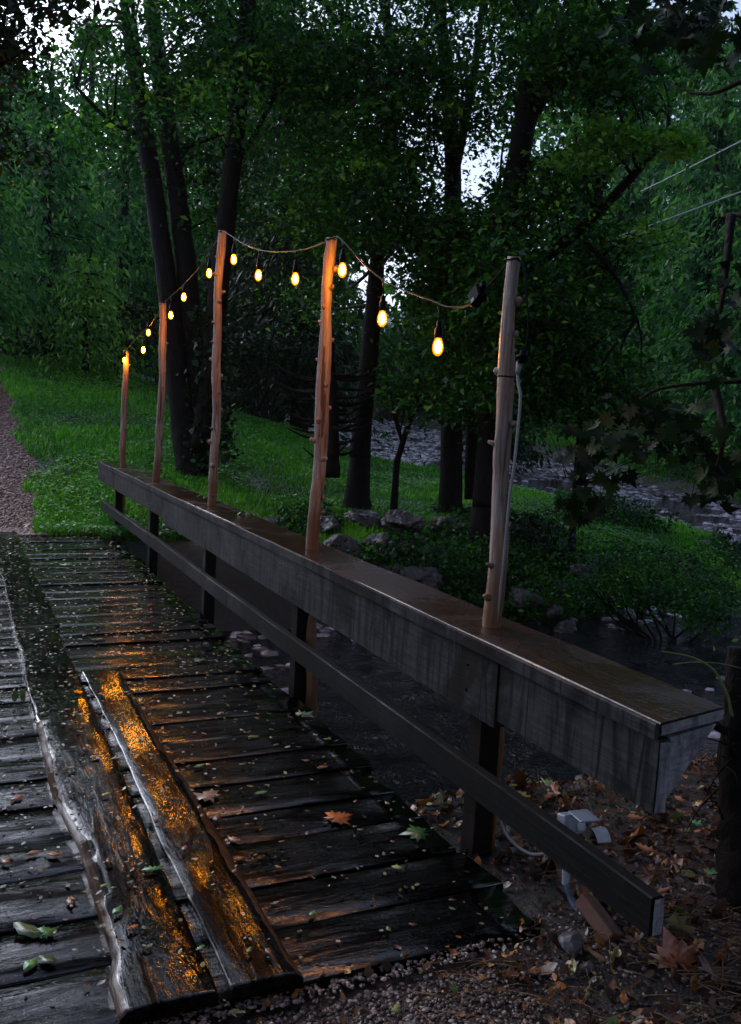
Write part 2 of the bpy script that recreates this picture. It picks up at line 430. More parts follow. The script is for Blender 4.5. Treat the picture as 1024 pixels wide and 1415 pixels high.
# ------------------------------------------------------------------ scatter helpers
def leaves_np(C, size, up=.6, droop=None, aspect=.5, curl=.15):
    """rhombic folded leaves at centres C; returns V (4n,3), F"""
    n = len(C)
    nrm = R.normal(size=(n, 3)); nrm /= np.linalg.norm(nrm, axis=1)[:, None]
    nrm = nrm*(1-up)+np.array([0, 0, 1])*up; nrm /= np.linalg.norm(nrm, axis=1)[:, None]
    d = R.normal(size=(n, 3)) if droop is None else droop+R.normal(size=(n, 3))*.45
    d = d-nrm*(d*nrm).sum(1)[:, None] if droop is None else d
    d /= np.linalg.norm(d, axis=1)[:, None]
    s = np.cross(nrm, d); s /= np.maximum(np.linalg.norm(s, axis=1)[:, None], 1e-6)
    L = size if hasattr(size, '__len__') else size*np.clip(R.lognormal(0, .35, n), .4, 2.2)
    L = np.asarray(L)[:, None]
    nn = np.cross(d, s)
    V = np.stack([C-d*L*.5, C+s*L*aspect*.5+nn*L*curl-d*L*.05, C+d*L*.5, C-s*L*aspect*.5+nn*L*curl-d*L*.05], 1).reshape(-1, 3)
    Fq = np.arange(4*n).reshape(n, 4); return V, Fq
ICO = None
def ico():
    global ICO
    if ICO is None:
        t = (1+5**.5)/2
        v = np.array([(-1, t, 0), (1, t, 0), (-1, -t, 0), (1, -t, 0), (0, -1, t), (0, 1, t), (0, -1, -t), (0, 1, -t), (t, 0, -1), (t, 0, 1), (-t, 0, -1), (-t, 0, 1)], float)
        f = [(0,11,5),(0,5,1),(0,1,7),(0,7,10),(0,10,11),(1,5,9),(5,11,4),(11,10,2),(10,7,6),(7,1,8),(3,9,4),(3,4,2),(3,2,6),(3,6,8),(3,8,9),(4,9,5),(2,4,11),(6,2,10),(8,6,7),(9,8,1)]
        v /= np.linalg.norm(v[0]); v = [tuple(p) for p in v]; ff = []; cache = {}
        def mid(a, b):
            k = (min(a, b), max(a, b))
            if k not in cache:
                m_ = (np.array(v[a])+np.array(v[b])); m_ /= np.linalg.norm(m_); cache[k] = len(v); v.append(tuple(m_))
            return cache[k]
        for a, b, c in f:
            x, y, z = mid(a, b), mid(b, c), mid(c, a); ff += [(a, x, z), (b, y, x), (c, z, y), (x, y, z)]
        ICO = (np.array(v), np.array(ff))
    return ICO
def stones_np(C, S, flat=.55, rough=.18):
    v, f = ico(); n = len(C); S = np.asarray(S)[:, None, None]
    sc = R.uniform(.65, 1.3, (n, 1, 3)); sc[:, :, 2] *= flat
    a = R.uniform(0, 6.28, n); ca, sa = np.cos(a), np.sin(a)
    q = v[None]*(1+rough*R.uniform(-1, 1, (n, len(v), 1)))*sc*S
    x = q[..., 0]*ca[:, None]-q[..., 1]*sa[:, None]; y = q[..., 0]*sa[:, None]+q[..., 1]*ca[:, None]
    q = np.stack([x, y, q[..., 2]], -1)+C[:, None, :]
    ff = f[None]+(np.arange(n)*len(v))[:, None, None]
    return q.reshape(-1, 3), ff.reshape(-1, 3), len(v)

# ------------------------------------------------------------------ footbridge deck
bridge = empty('footbridge', (0, 0, 0), label='low wooden footbridge with wet dark cross planks and raised runner boards over the creek', cat='footbridge')
XL, XR = -1.75, 1.80
PE = [2.26]
while PE[-1] < 11.42: PE.append(PE[-1]+random.uniform(.25, .34))
PE[-1] = 11.45
BB = [-1, -.955, -.4, .4, .955, 1]
def plank_mesh(x0, x1, y0, y1, z, th, seed, nx=26, ny=5, warp=.004, rag=.008, along='x', worn=None):
    rr = random.Random(seed); ph = [rr.uniform(0, 6.28) for _ in range(8)]; am = rr.uniform(.3, 1)
    cup = rr.uniform(-.004, .006)
    V = []; Fs = []
    for i in range(nx+1):
        a = i/nx
        for j in range(ny+1):
            b = BB[j] if ny == 5 else (j/ny*2-1 if 0 < j < ny else (-1 if j == 0 else 1))
            if ny == 8 and j in (1, 7): b = -.93 if j == 1 else .93
            if along == 'x':
                L = x1-x0; x = x0+a*L
                e = rag*(math.sin(a*L*3.1+ph[0])+.6*math.sin(a*L*9.7+ph[1])+.35*math.sin(a*L*23+ph[2])) if abs(b) > .9 else 0
                y = (y0+y1)/2+b*((y1-y0)/2)+ (e if b > 0 else -e*.8)+rr.uniform(-.001, .001)
                x += (rr.uniform(-.012, .012) if i in (0, nx) else 0)
            else:
                L = y1-y0; y = y0+a*L
                x = (x0+x1)/2+b*(x1-x0)/2
                if callable(rag):
                    if abs(b) > .9: x += rag(y, b > 0)
                    if worn and j == (ny-1 if worn[0] else 1):
                        wd = (.024+.012*vn(y, 1.9, 20)+.007*vn(y, 9, 21)+.004*vn(y, 31, 22)); x = ((x1-wd) if worn[0] else (x0+wd))+rag(y, b > 0)
                else:
                    e = rag*(math.sin(a*L*2.1+ph[0])+.6*math.sin(a*L*6.7+ph[1])+.4*math.sin(a*L*17+ph[2])) if abs(b) > .9 else 0
                    x += e
            zz = z+warp*(math.sin(a*L*1.7+ph[3])+.4*math.sin(a*L*5+ph[4]+b))*am+cup*(b*b)-(.003 if abs(b) > .99 else 0)
            if worn and j == (ny if worn[0] else 0) and worn[1] < y < worn[2]: zz -= .012+.004*vn(y, 7, 30)
            V.append((x, y, zz))
    m = ny+1; top = len(V)
    for i in range(nx):
        for j in range(ny): Fs.append((i*m+j, (i+1)*m+j, (i+1)*m+j+1, i*m+j+1) if along == 'x' else (i*m+j, i*m+j+1, (i+1)*m+j+1, (i+1)*m+j))
    # sides
    ring = [i*m for i in range(nx+1)]+[nx*m+j for j in range(1, m)]+[i*m+m-1 for i in range(nx-1, -1, -1)]+[j for j in range(m-2, 0, -1)]
    for r in ring: V.append((V[r][0], V[r][1], V[r][2]-th))
    k = len(ring)
    for q in range(k):
        a, b = ring[q], ring[(q+1) % k]; a2, b2 = top+q, top+(q+1) % k
        Fs.append((a, a2, b2, b) if along == 'x' else (a, b, b2, a2))
    Fs.append(tuple(top+q for q in range(k)))
    return V, Fs
for i in range(len(PE)-1):
    V, Fs = plank_mesh(XL+random.uniform(-.03, .03), XR+random.uniform(-.04, .03), PE[i]+random.uniform(.001, .006), PE[i+1]-random.uniform(.001, .006), random.uniform(-.004, .004), .05, i, warp=.002, rag=.004)
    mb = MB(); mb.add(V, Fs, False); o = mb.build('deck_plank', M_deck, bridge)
    o.data.polygons.foreach_set('use_smooth', [len(p.vertices) == 4 and abs(p.normal.z) > .7 for p in o.data.polygons])
def vn(y, f, sd):
    """1d value noise"""
    t = y*f; i0 = math.floor(t); a = t-i0; a = a*a*(3-2*a)
    h = lambda n_: (math.sin(n_*127.1+sd*311.7)*43758.5453) % 1.0*2-1
    return h(i0)*(1-a)+h(i0+1)*a
EY, EX = [2.255, 2.409, 2.528, 2.735, 3.232, 3.668, 4.489, 5.97, 6.6], [0.409, 0.405, 0.435, 0.43, 0.423, 0.374, 0.379, 0.392, 0.38]
def edgeL(y, right):
    if right: return .006*vn(y, 1.7, 1)+.003*vn(y, 8, 2)+.0015*vn(y, 27, 3)
    e = .014*vn(y, 1.3, 4)+.006*vn(y, 4.1, 5)+.002*vn(y, 17, 6)+.0012*vn(y, 40, 7)
    return e*.45+float(np.interp(y, EY, EX))-.385
def edge2(y, right):
    if right: return .008*vn(y, 1.6, 8)+.004*vn(y, 6.3, 9)+.0018*vn(y, 23, 10)
    return .009*vn(y, 1.9, 11)+.003*vn(y, 9, 12)
for (x0, x1, y0, y1, sd, ed, z) in ((.385, .672, 2.25, 6.6, 3, edgeL, .038), (.40, .70, 6.62, 11.4, 5, edge2, .036), (.715, .925, 2.25, 5.45, 7, edge2, .036)):
    wr = (False, 2.2, 4.6) if sd == 3 else ((True, 2.2, 5.2) if sd == 7 else None)
    V, Fs = plank_mesh(x0, x1, y0, y1, z, .034, sd, nx=int((y1-y0)*40), ny=8, warp=.003, rag=ed, along='y', worn=wr)
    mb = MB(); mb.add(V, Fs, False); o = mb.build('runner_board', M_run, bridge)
    tag(o, label='long raised runner board with rough live edges')
    o.data.polygons.foreach_set('use_smooth', [len(p.vertices) == 4 and abs(p.normal.z) > .7 for p in o.data.polygons])
    if wr:
        o.data.materials.append(M_edge); nq = int((y1-y0)*40)
        for i_ in range(nq):
            yy = y0+(y1-y0)*i_/nq
            if wr[1] < yy < wr[2]: o.data.polygons[i_*8+(7 if wr[0] else 0)].material_index = 1
for x in (-1.5, -.55, .4, 1.5):
    mb = MB(); mb.box((x, 6.85, -.175), (.16, 9.4, .24), bev=.01); mb.build('stringer_beam', M_lower, bridge)
for y in (2.15, 11.6):
    mb = MB(); mb.box((0.0, y, -.42 if y < 5 else -.36), (3.7, .18, .62), bev=.02); mb.build('sill_timber', M_lower, bridge)

# ------------------------------------------------------------------ railing
rail = empty('bridge_railing', (1.9, 2.0, 0), label='long weathered wooden railing with wide flat top shelf beside the bridge deck', cat='railing')
def rp(mb, name, mat, parent=rail):
    o = mb.build(name, mat, None, origin=rail.location); o.parent = parent; o.location = (0, 0, 0)
    return o
def board(x0, x1, y0, y1, z0, z1, cols=24, wob=.004, seed=0, skew=0.):
    """box board along y with slight warps. skew shifts outer end in y"""
    rr = random.Random(seed); p = [rr.uniform(0, 6.28) for _ in range(6)]; V = []; Fs = []
    for i in range(cols+1):
        a = i/cols; y = y0+a*(y1-y0)
        w1 = wob*math.sin(y*1.3+p[0])+wob*.5*math.sin(y*4+p[1]); w2 = wob*math.sin(y*1.1+p[2])+wob*.4*math.sin(y*5+p[3])
        w3 = wob*.7*math.sin(y*1.9+p[4])+wob*.5*math.sin(y*7+p[5])
        sk = skew*(1-a)
        for (x, z, q) in ((x0+w1, z0+w3, 0), (x1+w1, z0+w3, sk), (x1+w1, z1+w2-.004, sk), (x1+w1-.004, z1+w2, sk), (x0+w1+.005, z1+w2, 0), (x0+w1, z1+w2-.005, 0)):
            V.append((x, y+q, z))
    m = 6
    for i in range(cols):
        for k in range(m): Fs.append((i*m+k, i*m+(k+1) % m, (i+1)*m+(k+1) % m, (i+1)*m+k)[::-1])
    Fs.append(tuple(range(m))); Fs.append(tuple(cols*m+k for k in range(m))[::-1])
    return V, Fs
def endcap(x0, x1, z0, z1, y, skew, parent, name='end_grain'):
    mb = MB(); nX, nZ = 8, 8; V = []; Fs = []
    rr = random.Random(int(z1*1000))
    for i in range(nX+1):
        for j in range(nZ+1):
            a, b = i/nX, j/nZ
            V.append((x0+(x1-x0)*a, y+skew*a-.003+rr.uniform(-.0012, .0012), z0+(z1-z0)*b))
    for i in range(nX):
        for j in range(nZ): Fs.append((i*(nZ+1)+j, (i+1)*(nZ+1)+j, (i+1)*(nZ+1)+j+1, i*(nZ+1)+j+1))
    mb.add(V, Fs, True); o = rp(mb, name, M_end, parent); return o
top_parts = []
for (y0, y1, z, sd) in ((1.885, 5.9, .82, 1), (5.906, 12.9, .818, 2)):
    mb = MB(); mb.add(*board(1.84, 2.155, y0, y1, .778, z, 40, .003, sd, .06 if sd == 1 else 0)); top_parts.append(rp(mb, 'top_shelf', M_shelf))
endcap(1.845, 2.15, .783, .815, 1.883, .06, top_parts[0])
# narrow grey face strip in front of the shelf
for (y0, y1, sd) in ((1.88, 5.2, 3), (5.21, 12.9, 4)):
    mb = MB(); mb.add(*board(1.822, 1.838, y0, y1, .772, .824, 40, .002, sd)); rp(mb, 'edge_strip', M_fascia)
fas = []
for (y0, y1, z0, sd) in ((1.885, 2.716, .545, 5), (2.722, 8.6, .515, 6), (8.61, 12.9, .56, 7)):
    mb = MB(); mb.add(*board(1.845 if sd == 5 else 1.84, 1.889, y0, y1, z0, .768, 30, .002, sd)); fas.append(rp(mb, 'fascia_board', M_fascia))
endcap(1.847, 1.887, .55, .762, 1.883, .0, fas[0])
mb = MB(); mb.add([(1.893, 1.90, .765), (2.14, 1.955, .765), (1.893, 1.90, .56), (1.893, 1.94, .765), (2.14, 1.995, .765), (1.893, 1.94, .56)],
                  [(0, 2, 1), (3, 4, 5), (0, 1, 4, 3), (1, 2, 5, 4), (2, 0, 3, 5)]); rp(mb, 'gusset', M_end)
low = []
for (y0, y1, sd) in ((1.845, 6.3, 11), (6.306, 12.55, 12)):
    mb = MB(); mb.add(*board(1.836, 1.88, y0, y1, .195, .312, 30, .003, sd)); low.append(rp(mb, 'lower_rail', M_lower))
endcap(1.84, 1.877, .198, .309, 1.842, .0, low[0])
POSTY = [2.93, 5.02, 7.2, 9.5, 11.72]
for y in POSTY:
    gz = -1.3 if 2.5 < y < 11 else -.3
    mb = MB(); mb.box((1.938, y, (gz+.765)/2), (.092, .095, .765-gz), bev=.004); rp(mb, 'support_post', M_post)
for y in (2.75, 4.7, 7.05, 9.4, 11.6):
    for z in (.7, .6):
        mb = MB(); mb.lathe([(.0005, -.001), (.006, -.001), (.006, .0015), (.001, .003)], (1.838, y+.18, z), 8, Matrix.Rotation(-math.pi/2, 3, 'Y')); rp(mb, 'bolt_head', M_black)

# ------------------------------------------------------------------ poles
POLES = [(3.035, 2.325, .040, (678, 865), (712, 355), 'peeled cedar pole nearest the camera, with a grey cord strapped to it', 5),
         (5.02, 2.665, .036, (430, 760), (458, 330), 'peeled cedar pole with knots and a lit bulb close beside its top', 4),
         (7.39, 3.10, .036, (293, 698), (306, 320), 'tallest and middle one of the five peeled cedar poles on the railing', 3),
         (9.67, 2.70, .032, (217, 665), (226, 420), 'slim cedar pole, second from the far end of the railing', 2),
         (11.8, 2.31, .036, (170, 648), (175, 485), 'short reddish cedar pole at the far end of the railing, lit orange at its tip', 1)]
pole_top = []
def nudge_pts(uvs, x): return [on_x(u, v, x) for u, v in uvs]
shapes = {5: [(683, 1035), (678, 865), (686, 760), (690, 680), (697, 600), (700, 520), (705, 440), (712, 356)],
          4: [(432, 930), (430, 760), (438, 660), (444, 580), (449, 500), (453, 420), (459, 329)],
          3: [(290, 770), (293, 698), (297, 600), (299, 500), (302, 420), (307, 319)],
          2: [(215, 700), (217, 665), (221, 580), (224, 500), (226, 419)],
          1: [(169, 690), (170, 648), (172, 560), (174, 484)]}
widths = {5: [26, 26, 27, 26, 25, 24, 20, 18], 4: [17, 18, 19, 19, 18, 15, 15], 3: [12, 12, 13, 12, 11, 11], 2: [9, 9.5, 10, 10, 9.5], 1: [7.5, 8, 8, 7]}
for (py, hz, r, b, t, lab, k) in POLES:
    xp = 2.0
    ctrl = nudge_pts(shapes[k], xp)
    # refine: smooth path over many rings, radius from traced widths
    zs = np.array([c[2] for c in ctrl]); ys = np.array([c[1] for c in ctrl])
    dist = np.array([((c-C0) @ (M @ np.array([0, 0, -1]))) for c in ctrl]); rad = np.array(widths[k])/2*dist/F
    zz = np.linspace(-1.3 if k in (2, 3, 4, 5) else -.1, zs[-1], int(26*(zs[-1]+1.2)))
    rr = random.Random(k*5+1)
    path = []; rads = []
    for z in zz:
        y = np.interp(z, zs, ys); q = np.interp(z, zs, rad)
        x = xp+.008*math.sin(z*3.1+k)+.004*math.sin(z*9+k*2)
        path.append((x, y+.006*vn(z, 4, k+30), z)); rads.append(q*(1+.07*vn(z, 3.1, k)+.06*vn(z, 9, k+9)+.03*vn(z, 22, k+4)))
    e = empty('cedar_pole', (xp, float(ys[1]), 0), label=lab, cat='pole', group='peeled cedar poles along the railing')
    mb = MB(); mb.tube(path, rads, 18, wob=.035, seed=k)
    o = mb.build('pole_shaft', M_pole, None, origin=e.location); o.parent = e; o.location = (0, 0, 0)
    # knots / branch stubs
    nk = {5: 9, 4: 15, 3: 15, 2: 8, 1: 6}[k]
    for j in range(nk):
        z = .85+(zs[-1]-.95)*(j+rr.uniform(.2, .8))/nk
        y = np.interp(z, zs, ys); q = np.interp(z, zs, rad); a = rr.choice([2.6, 3.4, 4.2, 4.9, 5.6, .2, 6.0])+rr.uniform(-.3, .3)
        dx, dy = math.cos(a), math.sin(a)
        mb = MB(); L = rr.uniform(.005, .030) if j % 3 else .018; s = rr.uniform(.007, .014)
        mb.tube([(xp+dx*q*.6, y+dy*q*.6, z-.004), (xp+dx*(q+L*.4), y+dy*(q+L*.4), z+.003), (xp+dx*(q+L), y+dy*(q+L), z+.008)], [s*2.0, s*1.2, s*.8], 8, wob=.15, seed=j)
        o = mb.build('branch_stub', M_pole, None, origin=e.location); o.parent = e; o.location = (0, 0, 0)
    pole_top.append((k, path[-1], rads[-1]))
tops = {k: Vector(p) for k, p, r in pole_top}

# ------------------------------------------------------------------ string lights
SL = empty('string_lights', tuple(tops[3]), label='black festoon cable of lit amber bulbs strung from pole top to pole top', cat='string lights')
def sl(mb, name, mat, parent=SL):
    o = mb.build(name, mat, None, origin=SL.location); o.parent = parent; 
    o.location = (0, 0, 0); return o
def cat_path(uvs, x, n=8):
    c = [Vector(on_x(u, v, x)) for u, v in uvs]; out = []
    for i in range(len(c)-1):
        p0, p1, p2, p3 = c[max(i-1, 0)], c[i], c[i+1], c[min(i+2, len(c)-1)]
        for s in range(n):
            t = s/n; out.append(.5*((2*p1)+(-p0+p2)*t+(2*p0-5*p1+4*p2-p3)*t*t+(-p0+3*p1-3*p2+p3)*t**3))
    out.append(c[-1]); return out
wires = [[(712, 356), (700, 366), (678, 392), (660, 408)], [(655, 418), (640, 424), (618, 424), (600, 417), (570, 406), (540, 393), (520, 380), (500, 362), (482, 342), (468, 328), (459, 329)],
         [(459, 329), (450, 334), (430, 342), (408, 347), (380, 348), (357, 345), (335, 336), (318, 325), (307, 319)],
         [(307, 319), (292, 345), (275, 370), (252, 395), (238, 408), (226, 419)], [(226, 419), (214, 440), (205, 452), (190, 466), (174, 484)]]
mb = MB()
for w_ in wires: mb.tube(cat_path(w_, 1.992), .0042, 6)
for k in tops: mb.tube([tops[k]+Vector((.03*math.cos(a)-.008, .03*math.sin(a), -.012+.004*math.sin(3*a))) for a in np.linspace(0, 6.28, 14)], .004, 6)
sl(mb, 'cable', M_black)
bulbs = [(605, 480, 423), (528, 441, 386), (473, 374, 334), (408, 386, 347), (357, 381, 345), (323, 359, 328), (289, 378, 350), (254, 411, 393), (236, 436, 410), (205, 460, 453), (198, 484, 459), (172, 498, 484)]
sock_prof = [(.008, .075), (.012, .07), (.013, .045), (.018, .042), (.0195, .0), (.017, -.004)]
bulb_prof = [(.0145, -.003), (.017, -.010), (.023, -.026), (.0255, -.044), (.024, -.060), (.018, -.073), (.009, -.081), (.002, -.083)]
core_prof = [(.004, -.010), (.012, -.018), (.0165, -.032), (.0175, -.046), (.0155, -.058), (.008, -.068), (.002, -.071)]
for i, (u, v, wv) in enumerate(bulbs):
    x = 1.992 if u not in (172, 473) else 1.965
    c = Vector(on_x(u, v, x)); wtop = Vector(on_x(u, wv, x))
    s = 1.0
    c0 = c+Vector((0, 0, .044))
    mb = MB(); mb.lathe(sock_prof, c0, 14)
    if wtop.z > c0.z+.08: mb.tube([c0+Vector((0, 0, .07)), Vector((c0.x, c0.y, (c0.z+wtop.z)/2+.03)), Vector((c0.x, wtop.y, wtop.z))], .0032, 6)
    so = sl(mb, 'bulb_socket', M_black)
    mb = MB(); mb.lathe(bulb_prof, c0, 16); bu = sl(mb, 'bulb', M_bulb, so)
    mb = MB(); mb.lathe(core_prof, c0, 12); sl(mb, 'filament', M_core, so)
# control box hanging by the nearest pole
mb = MB(); cb = Vector(on_x(660, 408, 1.99)); rot = Matrix.Rotation(math.radians(-32), 3, 'X')
mb.box(cb, (.045, .085, .07), rot, bev=.008); mb.box(cb+rot @ Vector((0, -.05, .012)), (.025, .03, .03), rot, bev=.005)
cbx = sl(mb, 'control_box', M_black)
mb = MB(); mb.box(cb+rot @ Vector((-.0235, .012, -.018)), (.002, .022, .016), rot); sl(mb, 'sticker', M_tape, cbx)

# ------------------------------------------------------------------ cord on the nearest pole
EC = empty('power_cord', tuple(on_x(718, 500, 2.0)), label='grey power cord with black plug running down the nearest cedar pole', cat='power cord')
def ec(mb, name, mat, parent=EC):
    o = mb.build(name, mat, None, origin=EC.location); o.parent = parent; o.location = (0, 0, 0); return o
mb = MB(); mb.tube(cat_path([(714, 356), (722, 366), (727, 385), (728, 410), (730, 440), (729, 470), (726, 486)], 2.0), .0035, 6); ec(mb, 'black_lead', M_black)
mb = MB()
mb.tube([on_x(724, 484, 2.0), on_x(721, 502, 2.0)], [.014, .017], 10); mb.tube([on_x(714, 494, 1.98), on_x(727, 490, 2.0)], [.010, .012], 8)
ec(mb, 'plug', M_black)
mb = MB(); mb.tube([on_x(718, 500, 2.0), on_x(716, 512, 2.0), on_x(715, 517, 2.0)], [.0135, .011, .007], 10); ec(mb, 'connector', M_cord)
mb = MB(); mb.tube(cat_path([(715, 515), (716, 530), (719, 545), (718, 570), (715, 600), (711, 640), (708, 660), (704, 690), (700, 730), (697, 762), (693, 800), (686, 860)], 2.005), .0062, 8)
mb.tube(cat_path([(686, 960), (685, 1000), (683, 1030), (686, 1060), (684, 1090), (690, 1130), (705, 1160), (735, 1180), (770, 1175)], 2.03), .006, 8); ec(mb, 'cord', M_cord)
mb = MB(); zt = on_x(700, 520, 2.0); q = .5*24*2.95/F
mb.tube([(2.0+(q+.008)*math.cos(a), zt[1]+(q+.009)*math.sin(a), zt[2]+.002*math.sin(a)) for a in np.linspace(0, 2*math.pi, 25)], .0032, 6, cap=False); ec(mb, 'zip_tie', M_black)

# ------------------------------------------------------------------ outlet box
ob = empty('outlet_box', tuple(on_x(790, 1136, 1.96)), label='grey weatherproof outlet box with flip covers open behind the lower rail', cat='outlet box')
def oo(mb, name, mat, parent=ob):
    o = mb.build(name, mat, None, origin=ob.location); o.parent = parent; o.location = (0, 0, 0); return o
bc = Vector(on_x(788, 1136, 1.96)); rz = Matrix.Rotation(math.radians(-8), 3, 'Z') @ Matrix.Rotation(math.radians(-14), 3, 'X')
mb = MB(); mb.box(bc, (.075, .055, .06), rz, bev=.004); mb.box(bc+rz @ Vector((0, -.033, 0)), (.082, .008, .066), rz, bev=.002); oo(mb, 'box_body', M_grey)
mb = MB(); mb.box(bc+rz @ Vector((.018, -.043, -.008)), (.03, .016, .034), rz, bev=.006); oo(mb, 'receptacle', M_white)
mb = MB(); r2 = rz @ Matrix.Rotation(math.radians(14), 3, 'X'); mb.box(bc+rz @ Vector((.012, -.075, .034)), (.075, .085, .006), r2, bev=.0015); oo(mb, 'upper_cover', M_grey)
mb = MB(); V = []; Fs = []
for i in range(9):
    for j in range(2):
        for k in range(2):
            a = i/8*1.25; V.append(bc+rz @ Vector((.062-.03*k*0+(.0+.058*j)*.9-.02, -.062-.045*math.sin(a)-(.002*k), -.012-.05*(1-math.cos(a))*1.2+.0*j+(.002*k))))
for i in range(8):
    a = i*4; b = a+4
    Fs += [(a, b, b+2, a+2), (a+1, a+3, b+3, b+1), (a, a+1, b+1, b), (a+2, b+2, b+3, a+3)]
Fs += [(0, 2, 3, 1), (32, 33, 35, 34)]
mb.add(V, Fs, True); oo(mb, 'lower_cover', M_white)
mb = MB(); mb.tube(cat_path([(785, 1150), (783, 1190), (782, 1210), (785, 1232), (793, 1250), (804, 1266), (818, 1282)], 1.985), .0115, 12); cd = oo(mb, 'conduit', M_greyp)
mb = MB(); mb.tube(cat_path([(782, 1203), (782, 1222)], 1.985), .0145, 12); oo(mb, 'coupling', M_grey, cd)

def gz1(x, y): return float(ground_z(np.array([x]), np.array([y]))[0])
# brick, stones by the outlet
def rotm(a, b, c): return Matrix.Rotation(c, 3, 'Z') @ Matrix.Rotation(b, 3, 'Y') @ Matrix.Rotation(a, 3, 'X')
mb = MB(); q = on_z(826, 1298, -.05); mb.box(q+np.array([0, 0, .07]), (.075, .17, .05), rotm(math.radians(22), math.radians(25), math.radians(12)), bev=.004)
tag(mb.build('brick', M_brick, None, origin=tuple(q)), label='tilted red brick lying under the near end of the lower rail', cat='brick')
RT = D2.textures.new('rock_noise', 'VORONOI'); RT.noise_scale = .35
RT2 = D2.textures.new('rock_fine', 'CLOUDS'); RT2.noise_scale = .05; RT2.noise_depth = 3
def rock(name, u, v, z, s, flat, label, group=None, mat=None, tint=.5, sub=1, cat='rock', pos=None):
    c = on_z(u, v, z) if pos is None else np.array(pos)
    vv, ff = ico(); rr = np.random.default_rng(int(u*7+v)); 
    a = rr.normal(size=(6, 3)); q = vv.copy()
    for k in a: q = q*(1+.10*np.sin(q @ (k*1.6)+k[0]*3))[:, None]
    # facet cuts
    for k in rr.normal(size=(5, 3)):
        k /= np.linalg.norm(k); dd = q @ k; q = q-np.maximum(0, dd-.72)[:, None]*k
    an = rr.uniform(0, 6.28); q = q*np.array([1, rr.uniform(.6, .95), flat])*s
    q = np.stack([q[:, 0]*math.cos(an)-q[:, 1]*math.sin(an), q[:, 0]*math.sin(an)+q[:, 1]*math.cos(an), q[:, 2]], 1)
    o = np_mesh(name, q, ff, mat or M_rock, attrs={'tint': np.full(len(q), tint)}); o.location = c+np.array([0, 0, s*flat*.25])
    md = o.modifiers.new('sub', 'SUBSURF'); md.subdivision_type = 'SIMPLE'; md.levels = 3; md.render_levels = 3
    md = o.modifiers.new('d', 'DISPLACE'); md.texture = RT; md.strength = s*.45; md.texture_coords = 'GLOBAL'
    md = o.modifiers.new('d', 'DISPLACE'); md.texture = RT2; md.strength = s*.14; md.texture_coords = 'GLOBAL'
    return tag(o, label=label, cat=cat, group=group)
rock('stone', 790, 1308, .0, .05, .6, 'grey angular stone beside the red brick', tint=.9)
rock('stone', 812, 1338, -.01, .032, .5, 'small pale stone in front of the red brick', tint=1.)
# far bank rocks
rl = [(450, 735), (470, 770), (500, 728), (520, 760), (545, 735), (560, 775), (585, 748), (600, 780), (610, 735), (630, 765), (650, 745), (540, 800), (575, 808),
      (740, 790), (770, 815), (800, 800), (760, 850), (720, 830), (840, 830), (690, 860), (330, 740), (350, 765), (380, 735), (400, 760), (860, 860), (780, 880)]
for i, (u, v) in enumerate(rl):
    r_ = M @ dcam(u, v); tt = np.arange(6, 20, .04)
    Q = C0[None]+r_[None]*tt[:, None]/1.0; hit = np.where(Q[:, 2] < ground_z(Q[:, 0], Q[:, 1]))[0]
    c = Q[hit[0]] if len(hit) else Q[-1]
    s = random.uniform(.22, .42) if u < 660 else random.uniform(.14, .28)
    rock('bank_rock', u, v, 0, s, random.uniform(.45, .65), 'dark wet rock piled on the creek bank beyond the railing', 'rocks on the creek bank', tint=random.uniform(.1, .75), pos=c)
rock('bank_rock', 560, 724, 0, .42, .28, 'flat slab on top of the bank rocks in a paler stone tone', None, tint=.95, pos=None or (lambda c: c)(P(562, 724, 12.9)))  # paler stone tint than the other bank rocks

# ------------------------------------------------------------------ trees
def spline(pts, n=7):
    c = [Vector(p) for p in pts]; out = []
    for i in range(len(c)-1):
        p0, p1, p2, p3 = c[max(i-1, 0)], c[i], c[i+1], c[min(i+2, len(c)-1)]
        for s in range(n):
            t = s/n; out.append(.5*((2*p1)+(-p0+p2)*t+(2*p0-5*p1+4*p2-p3)*t*t+(-p0+3*p1-3*p2+p3)*t**3))
    out.append(c[-1]); return out
def trunk_px(mb, pts, n=7, sides=12, wob=.05, seed=0):
    """pts: (u, v, width_px, depth)"""
    c = [P(u, v, D) for u, v, w_, D in pts]; rr = [w_*.5*D/F for u, v, w_, D in pts]
    path = spline(c, n); rad = list(np.interp(np.linspace(0, len(pts)-1, len(path)), range(len(pts)), rr))
    mb.tube(path, rad, sides, wob=wob, seed=seed); return path
def sink(mb, c, r, dz=.6):
    g0 = gz1(c[0], c[1]); mb.tube([(c[0], c[1], g0-dz), (c[0], c[1], g0+.02), (c[0], c[1], g0+.25), tuple(c)] if c[2] > g0+.3 else [(c[0], c[1], g0-dz), (c[0], c[1], max(c[2], g0)+.05)], [r*1.9, r*1.5, r*1.15, r] if c[2] > g0+.3 else [r*1.5, r*1.1], 12, wob=.08)
